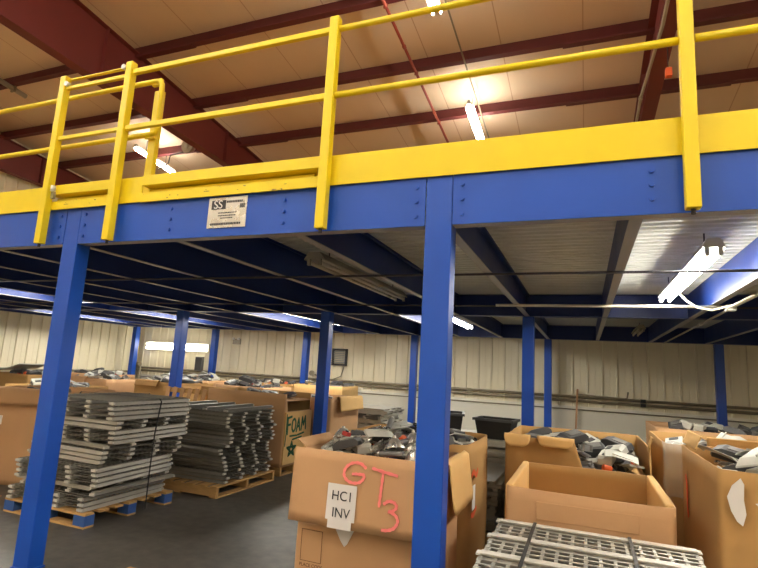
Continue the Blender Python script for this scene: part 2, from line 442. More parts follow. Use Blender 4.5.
# reflector of a round lamp on an arm beside the wide rafter
t = thing('round_spotlight', (-8.0, 8.4, 6.1), 'round pale lamp on a bent arm beside the wide red rafter', 'lamp')
mb = MB(); mb.tube([(-8.0, 8.46, 6.16), (-8.0, 8.40, 6.155), (-8.02, 8.28, 6.13), (-8.02, 8.265, 6.128)], .2, 20, rr=[.05, .10, .145, .15]); mb.build('lamp_head', 'fix', t)
MB().cyl((-8.02, 8.25, 6.125), (0, 1, .2), .05, .03).build('bulb', 'white', t)
MB().tube([(-8.0, 8.46, 6.16), (-8.3, 8.5, 6.13), (-8.7, 8.5, 6.08), (-8.72, 8.5, 5.9), (-9.0, 8.5, 5.78)], .014, 8).build('arm', 'rod', t)

# ------------------------------------------------------------------ mezzanine
ZB, ZT = 2.445, 2.755                       # bottom and top of beams
FY = 2.845
def column(x, y, zt, w, d, label, front=False):
    t = thing('steel_column', (x, y+d/2, 0), label, 'column')
    mb = MB(); mb.box(x-w/2, x+w/2, y, y+d, .012, zt); mb.build('shaft', 'blue', t, .006)
    mb = MB(); e = .008 if front else .07; mb.box(x-w/2-e, x+w/2+e, y-.008, y+d+(.008 if front else .07), 0, .012); mb.build('base_plate', 'blue', t)
    if not front:
        mb = MB(); mb.box(x-w/2-.05, x+w/2+.05, y-.04, y+d+.04, zt, zt+.0); 
    return t
column(-3.848, FY, ZT-.002, .16, .125, 'blue front column standing before the tall strapped deck stack', True)
column(-.795, FY, ZT-.002, .16, .125, 'blue front column standing beside the GT 3 box', True)
column(2.27, FY, ZT-.002, .16, .125, 'blue front column beyond the box full of grey castings', True)
column(-6.9, FY, ZT-.002, .16, .125, 'blue front column at the outer end of the railing', True)
for x, y, lab in ((-.75, 7.62, 'blue middle-row column behind the open brown box'), (-3.86, 7.35, 'dark blue middle-row column rising behind the GT 3 box'),
                  (-6.95, 7.5, 'dark blue middle-row column rising behind the shorter deck stack')):
    column(x, y, ZB-.002, .16, .16, lab)
for x, y, lab in ((2.5, 12.16, 'blue back-row column at the ribbed wall behind the box of grey castings'), (-.77, 12.2, 'slim blue back-row column just beside the middle-row column'),
                  (-3.9, 12.16, 'blue back-row column just beside the tall front column'), (-6.93, 12.16, 'blue back-row column beside the black framed wall vent'),
                  (-9.95, 12.16, 'blue back-row column at the end of the long wall light'), (-12.98, 12.16, 'blue back-row column in the wall corner')):
    column(x, y, ZB-.002, .155, .155, lab)

def bolts(t, xs, zs, y):
    for x in xs:
        for z in zs:
            MB().tube([(x, y+.001, z), (x, y-.012, z)], .013, 6, sm=False).build('bolt', 'blue', t)
def front_beam(xa, xb, label, ends=(1, 1)):
    t = thing('edge_beam', ((xa+xb)/2, FY, ZB), label, 'beam')
    mb = MB(); mb.box(xa, xb, FY, FY+.008, ZB, ZT); mb.build('web', 'blue', t)
    for z in (ZB, ZT-.009):
        mb = MB(); mb.box(xa, xb, FY+.009, FY+.085, z, z+.009); mb.build('flange', 'flange' if z == ZB else 'blue', t)
    zs = [ZB+.06, ZB+.15, ZB+.24]
    if ends[0]: bolts(t, [xa+.055], zs, FY)
    if ends[1]: bolts(t, [xb-.055], zs, FY)
    return t
front_beam(-6.815, -3.932, 'blue edge beam under the left railing')
eb = front_beam(-3.764, -.879, 'long blue edge beam carrying the metal name plate')
bolts(eb, [-2.83, -1.86], [ZB+.07, ZB+.15, ZB+.23], FY)
eb = front_beam(-.711, 2.186, 'blue edge beam above the open brown boxes')
bolts(eb, [.325], [ZB+.08, ZB+.155, ZB+.23], FY)
# girders on the middle and back rows
XJ = [-.79+1.0167*k for k in range(-12, 6)]
for y, lab in ((7.66, 'dark blue girder across the middle row of columns'), (12.2, 'dark blue girder along the back row of columns')):
    t = thing('cross_girder', (-4.6, y, ZB), lab, 'beam')
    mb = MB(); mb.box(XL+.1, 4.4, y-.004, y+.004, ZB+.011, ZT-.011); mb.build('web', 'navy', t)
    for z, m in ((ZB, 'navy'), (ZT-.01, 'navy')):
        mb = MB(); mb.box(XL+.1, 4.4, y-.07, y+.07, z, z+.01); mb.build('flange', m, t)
# joists
def joist(x, ya, yb):
    mb = MB(); mb.box(x-.004, x+.004, ya, yb, ZB+.008, ZT-.012); mb.box(x-.004, x+.06, ya, yb, ZT-.011, ZT-.003)
    mb.box(x+.052, x+.06, ya, yb, ZT-.03, ZT-.0115)
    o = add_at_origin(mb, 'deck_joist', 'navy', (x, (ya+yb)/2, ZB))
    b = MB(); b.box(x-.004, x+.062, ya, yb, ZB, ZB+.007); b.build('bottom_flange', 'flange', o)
    return o
for span, (ya, yb, where, grp) in enumerate(((2.931, 7.6558, 'dark blue deck joist between the edge beam and the middle girder', 'front span deck joists'),
                                              (7.6642, 12.1958, 'dark blue deck joist between the middle girder and the back girder', 'back span deck joists'))):
    j0 = None
    for k, x in enumerate(XJ):
        if x < XL+.2: continue
        if j0 is None: j0 = joist(x, ya, yb); tag(j0, where, 'joist', grp)
        else: copy_tree(j0, (x, j0.location.y, j0.location.z))
# corrugated deck
mb = MB(); P = []
y = 2.86
while y < 12.6:
    P += [(y, .03), (y+.045, .03), (y+.058, 0), (y+.102, 0)]
    y += .115
P = [(p[0], p[1]) for p in P]; n = len(P)
mb.add([(XL+.06, p[0], ZT+p[1]) for p in P]+[(4.4, p[0], ZT+p[1]) for p in P], [(i, i+1, n+i+1, n+i) for i in range(n-1)])
t = thing('mezzanine_deck', (-4.5, 7.7, ZT), 'ribbed galvanised deck of the mezzanine above the blue joists', 'deck')
mb.build('ribbed_sheet', 'deckmetal', t)
mb = MB(); mb.box(XL+.06, 4.4, 2.86, 12.55, ZT+.031, ZT+.06); mb.build('deck_board', 'card_d', t)
# tie rods and conduits under the deck
for y, z, lab in ((4.33, 2.4335, 'thin dark tie rod crossing under the joists near the edge beam'), (6.42, 2.4335, 'thin dark tie rod crossing under the joists before the middle girder')):
    t = pipe('tie_rod', [(XL+.1, y, z), (4.3, y, z)], .011, 'rod', lab, 'rod', n=6)
t = pipe('deck_conduit', [(-1.0, 6.3, 2.4285), (1.36, 6.3, 2.4285)], .016, 'fix', 'white conduit running under the deck to the junction elbow', 'conduit')
MB().box(1.36, 1.45, 6.22, 6.32, 2.38, 2.445).build('junction_box', 'fix', t, .006)
t = pipe('joist_conduit', [(1.42, 5.2, 2.42), (1.42, 6.0, 2.42), (1.45, 8.0, 2.42), (1.5, 12.0, 2.42)], .014, 'fix_g', 'grey conduit running back under the deck toward the ribbed wall', 'conduit')
MB().cyl((1.42, 5.25, 2.42), (0, 1, 0), .03, .12).build('fitting', 'fix', t)
MB().cyl((1.45, 8.0, 2.42), (0, 1, 0), .024, .08).build('coupling', 'fix', t)
cz = [(.93, 6.15, 2.55), (.98, 6.08, 2.46), (1.06, 6.0, 2.38), (1.16, 5.85, 2.335), (1.28, 5.6, 2.35), (1.38, 5.35, 2.41)]
t = pipe('light_cord', cz, .012, 'fix_g', 'pale cord looping from the lit strip light to the conduit', 'cord')

# ------------------------------------------------------------------ yellow kick plates
KZ0, KZ1 = ZT, 2.947
def kick(xa, xb, label, slot=False):
    t = thing('kick_plate', ((xa+xb)/2, FY, KZ0), label, 'kick plate')
    if not slot:
        mb = MB(); mb.box(xa, xb, FY-.016, FY-.008, KZ0-.012, KZ1); mb.build('plate', 'yellow', t, .002)
    else:
        mb = MB(); mb.box(xa, xb, FY-.030, FY-.016, KZ1-.08, KZ1); mb.box(xa, xb, FY-.016, FY+.09, KZ1-.08, KZ1-.072); mb.build('top_lip', 'yellow', t, .002)
        mb = MB(); mb.box(xa, xb, FY-.030, FY-.016, KZ0-.02, KZ0+.052); mb.box(xa, xb, FY-.016, FY+.02, KZ0+.044, KZ0+.052); mb.build('bottom_lip', 'yellow_worn', t, .002)
        mb = MB(); mb.box(xa, xb, FY+.091, FY+.098, KZ0, KZ1); mb.build('backing', 'yellow', t)
        mb = MB(); mb.box(xa+.02, xb-.07, FY+.03, FY+.045, KZ0+.054, KZ0+.098); mb.build('sliding_bar', 'yellow', t, .003)
    mb = MB(); mb.box(xa, xb, FY-.008, FY+.02, KZ0-.0, KZ0+.006)
    return t
kick(-6.9, -4.2, 'yellow kick plate along the deck edge left of the gate')
kick(-4.14, -3.43, 'slotted yellow kick plate between the two gate posts', True)
kick(-3.37, -3.13, 'short plain yellow kick plate just past the second gate post')
kick(-3.125, -1.60, 'long slotted yellow kick plate above the metal name plate', True)
kick(-1.595, 2.3, 'long plain yellow kick plate above the blue column')
# small steel roller brackets on the slotted kick plate
t = thing('hinge_roller', (-4.09, FY-.04, KZ1-.02), 'small pale roller fixed beside the first gate post', 'roller')
MB().cyl((-4.085, FY-.045, KZ1-.035), (0, 0, 1), .022, .05).build('wheel', 'white', t)
mb = MB(); mb.box(-4.115, -4.06, FY-.055, FY-.031, KZ1-.12, KZ1-.062); mb.build('bracket', 'galv', t)

# ------------------------------------------------------------------ guard rail
PY0, PY1 = 2.755, 2.814
PW = .066
gr = thing('guard_rail', (-1.6, FY, ZB), 'long yellow guard rail with two rails along the deck edge', 'guard rail')
def post(t, x, zt=3.91, zb=2.442):
    mb = MB(); mb.box(x-PW/2, x+PW/2, PY0, PY1, zb, zt); o = mb.build('post', 'yellow', t, .006)
    mb = MB(); mb.tube([(x, (PY0+PY1)/2, zb+.0), (x, (PY0+PY1)/2, zb-.025)], .012, 6); mb.build('anchor_bolt', 'rod', o)
    return o
for x in (-3.37, -1.542, .493, 2.25): post(gr, x)
for z, r in ((3.825, .021), (3.345, .021)):
    for a, b in ((-3.37, -1.542), (-1.542, .50), (.50, 2.25)):
        if a < -3: 
            mb = MB(); mb.box(a+PW/2, b-PW/2, 2.77, 2.805, z-.021, z+.021); mb.build('rail', 'yellow', gr, .006)
        else: MB().tube([(a+PW/2, 2.787, z), (b-PW/2, 2.787, z)], r, 12).build('rail', 'yellow', gr)
# gate post frame
gp = thing('gate_frame', (-4.17, FY, ZB), 'yellow gate frame post joined by flat bars left of the guard rail', 'gate frame')
post(gp, -4.12)
for z, h, yy in ((3.80, .03, 2.785), (3.885, .012, 2.80), (3.345, .032, 2.785)):
    mb = MB(); mb.box(-4.12+PW/2, -3.37-PW/2, yy-.014, yy+.014, z-h/2, z+h/2); mb.build('flat_bar', 'yellow', gp, .003)
for x, z in ((-4.07, 3.83), (-3.425, 3.87)):
    MB().cyl((x, 2.765, z), (0, 1, 0), .022, .03, 8).build('bolt', 'white', gp)
# sliding gate loop inside
gl = thing('sliding_gate', (-4.6, 3.0, ZT), 'yellow pipe gate with a closed end behind the two gate posts', 'gate')
Yg = 3.0
MB().tube([(-8.2, Yg, 3.865), (-3.33, Yg, 3.865), (-3.28, Yg, 3.86), (-3.255, Yg, 3.83), (-3.25, Yg, 3.78), (-3.25, Yg, 3.44), (-3.255, Yg, 3.40), (-3.29, Yg, 3.39), (-8.2, Yg, 3.385)], .022, 12).build('pipe_loop', 'yellow', gl)
mb = MB(); mb.box(-3.36, -3.28, Yg+.03, Yg+.075, ZT+.061, 3.80); mb.build('end_post', 'yellow', gl, .005)
mb = MB(); mb.box(-6.3, -6.24, Yg+.03, Yg+.075, ZT+.061, 3.86); mb.build('mid_post', 'yellow', gl, .005)
for z in (3.86, 3.385):
    mb = MB(); mb.box(-3.37, -3.27, Yg+.0, Yg+.03, z-.03, z+.03); mb.build('clamp', 'yellow', gl, .004)

# name plate on the beam
t = thing('name_plate', (-2.32, FY-.003, 2.5), 'square silver name plate with black logo block on the blue beam', 'sign')
px0, px1, pz0, pz1 = -2.487, -2.160, 2.505, 2.728
mb = MB(); mb.box(px0, px1, FY-.006, FY-.001, pz0, pz1); mb.build('plate', 'silver', t, .001)
mb = MB(); mb.box(px0+.028, px0+.15, FY-.0075, FY-.0061, pz1-.088, pz1-.022); mb.build('logo_block', 'ink', t)
mb = MB(); add_text(mb, 'SS', .085, frame((px0+.085, FY-.0083, pz1-.056), (1, 0, 0), (0, 0, 1)), 1.0); mb.build('logo_letters', 'paper', t)
for i, (a, b, h) in enumerate(((.155, .29, .016), (.27, .31, .03), (.09, .25, .008), (.09, .24, .008), (.11, .22, .008), (.03, .29, .016))):
    z = pz1-[.036, .07, .115, .135, .153, .195][i]
    rr = random.Random(i); x = px0+a; mb = MB()
    while x < px0+b-.004:
        w = .006+rr.random()*.012; mb.box(x, min(x+w, px0+b), FY-.0072, FY-.0061, z-h/2, z+h/2); x += w+.003
    mb.build('small_print', 'dgrey', t)

# ------------------------------------------------------------------ wall fittings
YW = YF-.022
t = thing('wall_strip_light', (-11.7, YW, 1.75), 'long lit strip light mounted low on the back wall', 'light fixture')
mb = MB(); mb.box(-12.9, -10.46, YW-.06, YW-.002, 1.77, 2.03); mb.build('housing', 'fix', t, .006)
for z in (1.83, 1.95): MB().tube([(-12.86, YW-.085, z), (-10.5, YW-.085, z)], .03, 12).build('lamp_tube', 'tube_wall', t)
t = thing('wall_sign_box', (-9.4, YW, 2.06), 'small white emergency light box high on the back wall', 'box')
mb = MB(); mb.box(-9.62, -9.36, YW-.06, YW-.002, 2.05, 2.21); mb.build('case', 'fix_g', t, .008)
for x in (-9.58, -9.40): MB().cyl((x, YW-.085, 2.21), (0, 1, 0), .035, .05).build('lamp_head', 'white', t)
t = thing('wall_vent', (-6.1, YW, 1.6), 'black framed square wall vent behind the middle column', 'vent')
mb = MB()
xa, xb, za, zb_ = -6.34, -5.90, 1.60, 2.05
mb.box(xa, xb, YW-.07, YW-.002, za, za+.05); mb.box(xa, xb, YW-.07, YW-.002, zb_-.05, zb_); mb.box(xa, xa+.05, YW-.07, YW-.002, za+.05, zb_-.05); mb.box(xb-.05, xb, YW-.07, YW-.002, za+.05, zb_-.05)
mb.build('frame', 'black', t, .004)
mb = MB()
for k in range(7):
    z = za+.065+k*.048
    T = Matrix.Translation((0, YW-.035, z+.02)) @ Matrix.Rotation(R(35), 4, 'X')
    mb.box(xa+.051, xb-.051, -.022, .022, -.003, .003, T=T)
mb.build('louvre', 'lgrey', t)
t = thing('junction_fitting', (-6.95, YW, 1.3), 'round grey junction fitting with a curved flexible conduit', 'fitting')
MB().cyl((-6.93, YW-.03, 1.36), (0, 1, 0), .07, .055).build('round_box', 'conduit', t)
MB().tube([(-6.86, YW-.03, 1.34), (-6.6, YW-.03, 1.25), (-6.3, YW-.03, 1.22), (-6.05, YW-.03, 1.32), (-5.98, YW-.03, 1.55), (-5.98, YW-.03, 1.59)], .014, 8).build('flex_conduit', 'conduit', t)
for z, r, lab, m in ((1.21, .03, 'upper grey conduit run along the back wall', 'conduit'), (1.12, .03, 'lower grey conduit run along the back wall', 'conduit'), (.93, .014, 'thin tan pipe low along the back wall', 'conduit')):
    t = thing('wall_conduit', (-4, YW-.03, z), lab, 'conduit')
    yy = YW-.012-r
    MB().tube([(-13.2, yy, z), (6, yy, z-.0)], r, 10).build('pipe_run', m, t)
    for x in (-8.5, -5.2, -3.95, -2.6, 1.15, 3.6):
        if r > .02: 
            mb = MB(); mb.box(x-.05, x+.05, yy-r-.004, YW-.001, z-r-.005, z+r+.005); mb.build('clamp', 'conduit' if x < 1 or x > 2 else 'black', t)
t = thing('conduit_side', (XL+.06, 8, 1.05), 'grey conduit run along the cream side wall', 'conduit')
MB().tube([(XL+.07, 3, 1.06), (XL+.07, 12.4, 1.06)], .028, 10).build('pipe_run', 'conduit', t)
for y in (6, 9, 11.5): MB().box(XL+.0342, XL+.105, y-.03, y+.03, 1.025, 1.095).build('clamp', 'conduit', t)
t = thing('upright_pipe', (-.2, YW-.1, .5), 'upright tan pipe with a side branch along the back wall', 'pipe')
MB().tube([(-.22, YW-.1, .02), (-.16, YW-.1, 1.38)], .022, 10).build('riser', 'copper_d', t)
MB().tube([(-.16, YW-.1, 1.27), (.78, YW-.1, 1.235), (.84, YW-.1, 1.25), (.86, YW-.1, 1.38)], .016, 10).build('branch', 'conduit', t)
for x, zc, hh, ww, lab in ((-11.65, 1.5, .36, .22, 'grey switch box under the long wall light'), (-10.75, 1.42, .42, .26, 'grey breaker box beside the back column')):
    t = thing('switch_box', (x, YW, zc-hh/2), lab, 'switch box')
    mb = MB(); mb.box(x-ww/2, x+ww/2, YW-.1, YW-.002, zc-hh/2, zc+hh/2); mb.build('case', 'grey', t, .006)
    mb = MB(); mb.box(x-ww/2+.02, x+ww/2-.02, YW-.108, YW-.101, zc-hh/2+.02, zc+hh/2-.02); mb.build('cover', 'dgrey', t)
    mb = MB(); mb.box(x+ww/2, x+ww/2+.025, YW-.09, YW-.05, zc, zc+.12); mb.build('handle', 'grey', t)
t = thing('corner_pipes', (-13.0, YW-.15, 0), 'cluster of grey valve pipes with a yellow tag in the wall corner', 'pipe')
for x, z in ((-13.2, 2.3), (-13.1, 1.35), (-13.0, 1.25)):
    MB().tube([(x, YW-.1, .02), (x, YW-.1, z)], .03, 10).build('pipe_run', 'conduit', t)
MB().cyl((-13.1, YW-.1, 1.3), (1, 0, 0), .07, .16).build('valve', 'conduit', t)
mb = MB(); mb.box(-13.27, -13.13, YW-.15, YW-.131, 1.62, 1.85); mb.build('tag', 'yellow', t)

# ------------------------------------------------------------------ wire decks
DU, DV = 1.04, .98                          # along the channels, across the channels
PITCH = .046
def make_deck(label, group, wire='wire', chan='channel', nch=4, name='wire_deck', w=.0035, nw=17, ch=.032, wh=.0065):
    t = thing(name, (0, 0, 0), label, 'wire deck', group)
    mb = MB()
    nu, nv = nw, nw
    for i in range(nu):
        x = -DU/2+.02+(DU-.04)*i/(nu-1); mb.box(x-w, x+w, -DV/2+.026, DV/2-.026, ch+wh, ch+2*wh)
    for i in range(nv):
        y = -DV/2+.01+(DV-.02)*i/(nv-1); mb.box(-DU/2+.012, DU/2-.012, y-w, y+w, ch+.0005, ch+wh)
    mb.build('wire_mesh', wire, t)
    for k in range(nch):
        y = -DV/2+.024+(DV-.048)*k/(nch-1); mb = MB()
        # open channel with flared ends
        prof = [(-.027, .0), (.027, 0), (.027, .003), (.017, ch-.004), (.017, ch), (-.017, ch), (-.017, ch-.004), (-.027, .003)]
        mb.extrude(prof, lambda p: (-DU/2+.012, y+p[0], p[1]), lambda p: (DU/2-.012, y+p[0], p[1]))
        for s in (-1, 1):
            x = s*(DU/2-.012); mb.box(min(x, x+s*.02), max(x, x+s*.02), y-.028, y+.028, ch*.35, ch, 1)
        mb.build('support_channel', [chan, 'channel'], t)
    return t
def pallet(x0, x1, y0, y1, label, along='x', m='wood', blocks=None):
    t = thing('pallet', ((x0+x1)/2, (y0+y1)/2, 0), label, 'pallet')
    h = .13
    if along == 'x':        # deck boards along x, stringers along y
        for y in (y0+.02, (y0+y1)/2-.02, y1-.06):
            pass
    sx = [(x0, x0+.04), ((x0+x1)/2-.02, (x0+x1)/2+.02), (x1-.04, x1)]
    sy = [(y0, y0+.04), ((y0+y1)/2-.02, (y0+y1)/2+.02), (y1-.04, y1)]
    if blocks:
        for a, b in ((x0, x0+.14), ((x0+x1)/2-.07, (x0+x1)/2+.07), (x1-.14, x1)):
            for c, d in ((y0, y0+.11), ((y0+y1)/2-.05, (y0+y1)/2+.05), (y1-.11, y1)):
                mb = MB(); mb.box(a, b, c, d, .018, h-.02); mb.build('block', blocks, t)
        for c, d in ((y0, y0+.11), ((y0+y1)/2-.05, (y0+y1)/2+.05), (y1-.11, y1)):
            mb = MB(); mb.box(x0, x1, c, d, 0, .018); mb.build('bottom_board', m, t)
    else:
        for c, d in sy:
            mb = MB(); mb.box(x0, x1, c, d, .017, h-.018); mb.build('stringer', m, t)
        for a in (x0, (x0+x1)/2-.05, x1-.1):
            mb = MB(); mb.box(a, a+.1, y0, y1, 0, .016); mb.build('bottom_board', m, t)
    k = 7
    for i in range(k):
        if blocks:
            a = y0+(y1-y0-.1)*i/(k-1); mb = MB(); mb.box(x0, x1, a, a+.1, h-.02, h)
        else:
            a = x0+(x1-x0-.1)*i/(k-1); mb = MB(); mb.box(a, a+.1, y0, y1, h-.017, h)
        mb.build('top_board', m, t)
    return t
def stack(proto, cx, cy, z0, layers, label, group, seed=1, jit=.014, first=None, rj=.9, PITCH=PITCH):
    """layers: (count, orientation, dx, dy, extra rotation in degrees, flipped)"""
    rr = random.Random(seed); z = z0; last = None; used = False
    for n, ori, dx, dy, rot, flip in layers:
        for k in range(n):
            d = copy_tree(proto, (0, 0, 0), label=label, group=group)
            d.location = (cx+dx+rr.uniform(-jit, jit), cy+dy+rr.uniform(-jit, jit), z+(PITCH-.0004 if flip else 0))
            d.rotation_euler = (PI if flip else 0, 0, R((90 if ori == 'y' else 0)+rot+rr.uniform(-rj, rj)))
            z += PITCH; last = d
    return z, last
pr = make_deck('grey wire rack deck in the tall strapped stack on the blue-blocked pallet', 'decks of the tall strapped stack', 'wire_d', 'channel_m')
prd = make_deck('dull grey wire rack deck in the shorter neat stack on the tan pallet', 'decks of the shorter neat stack', 'wire_d', 'channel_d')
# tall strapped stack, left
cx, cy = -4.78, 4.26
z, _ = stack(pr, cx, cy, .131, [
    (3, 'y', -.04, -.05, 2, False), (1, 'y', .06, -.02, 1, True), (1, 'x', -.06, 0, 0, False), (4, 'y', .06, -.07, 4, False), (1, 'x', -.02, .05, -2, False),
    (2, 'x', .02, .05, -3, False), (1, 'x', .03, .06, -2, True), (3, 'y', .07, .09, 2, False), (2, 'x', .06, .08, 0, False), (3, 'y', .09, .06, -1, False), (1, 'y', .07, .08, 1, False)],
    'grey wire rack deck in the tall strapped stack on the blue-blocked pallet', 'decks of the tall strapped stack', 3)
ZTALL = z
pallet(-5.36, -4.26, 3.70, 4.80, 'worn pallet with blue blocks under the tall strapped deck stack', blocks='woodblue')
# shorter stack
z, _ = stack(prd, -4.54, 5.82, .131, [(3, 'x', 0, 0, 1, False), (3, 'x', .02, .01, 0, True), (3, 'x', -.02, -.01, -1, False), (1, 'x', .01, .02, 0, True), (3, 'x', .0, .03, 1, False), (2, 'x', .03, 0, 0, True), (3, 'x', .0, .02, 0, False), (1, 'y', .02, 0, 1, True)],
    'dull grey wire rack deck in the shorter neat stack on the tan pallet', 'decks of the shorter neat stack', 5, jit=.026, rj=1.8)
pallet(-5.12, -3.98, 5.2, 6.42, 'tan wooden pallet under the shorter neat deck stack')
# front right stack seen from above
prb = make_deck('zinc wire rack deck in the low stack in front of the open brown box', 'decks of the low front stack', nch=4, w=.0085, nw=16, ch=.012, wh=.003)
prl = make_deck('zinc wire rack deck in the low stack in front of the open brown box', 'decks of the low front stack', 'wire_d', 'channel_m', nch=4, nw=12)  # lower decks in darker zinc: shade under the top mesh put into the colour
prb.location = (0, 0, 0)
FX, FYY = .03, 2.86
z, top = stack(prl, FX, FYY, .131, [(5, 'x', 0, 0, 0, False), (4, 'x', .02, -.02, 1, False), (4, 'x', .0, .0, 0, True)],
    'zinc wire rack deck in the low stack in front of the open brown box', 'decks of the low front stack', 9, jit=.004, rj=.3)
z, top = stack(prb, FX, FYY, z+.002, [(1, 'x', .0, .0, 0, True)], 'bright zinc wire rack deck topping the low stack before the open brown box', None, 9, jit=.001, rj=.1, PITCH=.0185)
ZLOW = z
pallet(-.5, .56, 2.36, 3.4, 'wooden pallet under the low front deck stack')
for o in (pr, prd, prb, prl):
    for ch in list(o.children): bpy.data.objects.remove(ch)
    bpy.data.objects.remove(o)
# far deck stacks: one mesh per deck
def far_deck():
    mb = MB(); mb.box(-.5, .5, -.47, .47, .026, .031)
    for k in range(4):
        y = -.445+.89*k/3; mb.box(-.5, .5, y-.024, y+.024, 0, .026)
    return mb
fd = far_deck().build('wire_deck', 'channel_m')
def far_stack(cx, cy, n, label, group, seed, z0=.131, first=False):
    rr = random.Random(seed); sh = 0
    for k in range(n):
        d = fd if (first and k == 0) else fd.copy()
        if d is not fd: col.objects.link(d)
        if k % 3 == 0: sh = rr.uniform(-.05, .05)
        d.location = (cx+sh+rr.uniform(-.02, .02), cy+rr.uniform(-.03, .03), z0+k*.033)
        d.rotation_euler = (0, 0, R(rr.choice((0, 0, 0, 90))+rr.uniform(-2, 2)))
        tag(d, label, 'wire deck', group)
    return z0+n*.033
far_stack(-3.92, 9.55, 22, 'grey wire rack deck in the stack by the back wall near the pale boxes', 'decks of the stack by the back wall', 11, first=True)
pallet(-4.47, -3.38, 9.03, 10.07, 'wooden pallet under the deck stack by the back wall')
ZBIN = far_stack(-1.25, 6.95, 21, 'grey wire rack deck in the stack under the black tote beside the columns', 'decks of the stack under the totes', 12)
pallet(-1.8, -.72, 6.42, 7.46, 'wooden pallet under the deck stack with the black totes')
ZG = far_stack(-1.27, 5.74, 14, 'grey wire rack deck in the low stack behind the paired GT 3 boxes', 'decks in the gap between boxes', 13)
pallet(-1.8, -.73, 5.24, 6.26, 'wooden pallet under the decks in the gap between boxes')

def band(pts, w, axis, label):
    """flat steel band through 3-D points; w wide along axis"""
    mb = MB(); a = Vector(axis)*w/2; pts = [Vector(p) for p in pts]; n = len(pts)
    vs = []
    for i, p in enumerate(pts):
        d = (pts[min(i+1, n-1)]-pts[max(i-1, 0)]).normalized(); nn = d.cross(Vector(axis)).normalized()*.0012
        vs += [p-a-nn, p+a-nn, p+a+nn, p-a+nn]
    fs = []
    for i in range(n-1):
        for k in range(4): fs.append((i*4+k, i*4+(k+1) % 4, i*4+4+(k+1) % 4, i*4+4+k))
    fs += [(3, 2, 1, 0), tuple((n-1)*4+k for k in range(4))]
    mb.add(vs, fs)
    o = add_at_origin(mb, 'steel_strap', 'strap', pts[len(pts)//2]); tag(o, label, 'strap'); return o
zt = ZTALL+.006
band([(-4.18, 4.34, .05), (-4.18, 4.34, .5), (-4.19, 4.36, .8), (-4.17, 4.38, zt-.03), (-4.2, 4.38, zt), (-5.33, 4.36, zt), (-5.37, 4.35, zt-.05), (-5.42, 4.34, .05)], .016, (0, 1, 0), 'black strap down the bright face of the tall deck stack')
band([(-4.86, 3.66, .05), (-4.86, 3.66, .5), (-4.85, 3.68, .85), (-4.83, 3.74, zt-.03), (-4.83, 3.78, zt+.004), (-4.83, 4.86, zt+.004), (-4.83, 4.92, zt-.05), (-4.84, 4.9, .05)], .016, (1, 0, 0), 'black strap down the shaded face of the tall deck stack')
zt = ZLOW+.004
band([(-.28, 2.28, .1), (-.28, 2.28, zt-.02), (-.28, 2.32, zt), (-.28, 3.36, zt), (-.28, 3.41, zt-.03), (-.28, 3.41, .1)], .018, (1, 0, 0), 'dark strap across the low front deck stack beside the column')
band([(.22, 2.28, .1), (.22, 2.28, zt-.02), (.22, 2.32, zt), (.22, 3.36, zt), (.22, 3.41, zt-.03), (.22, 3.41, .1)], .018, (1, 0, 0), 'dark strap across the low front deck stack beside the tall brown box')

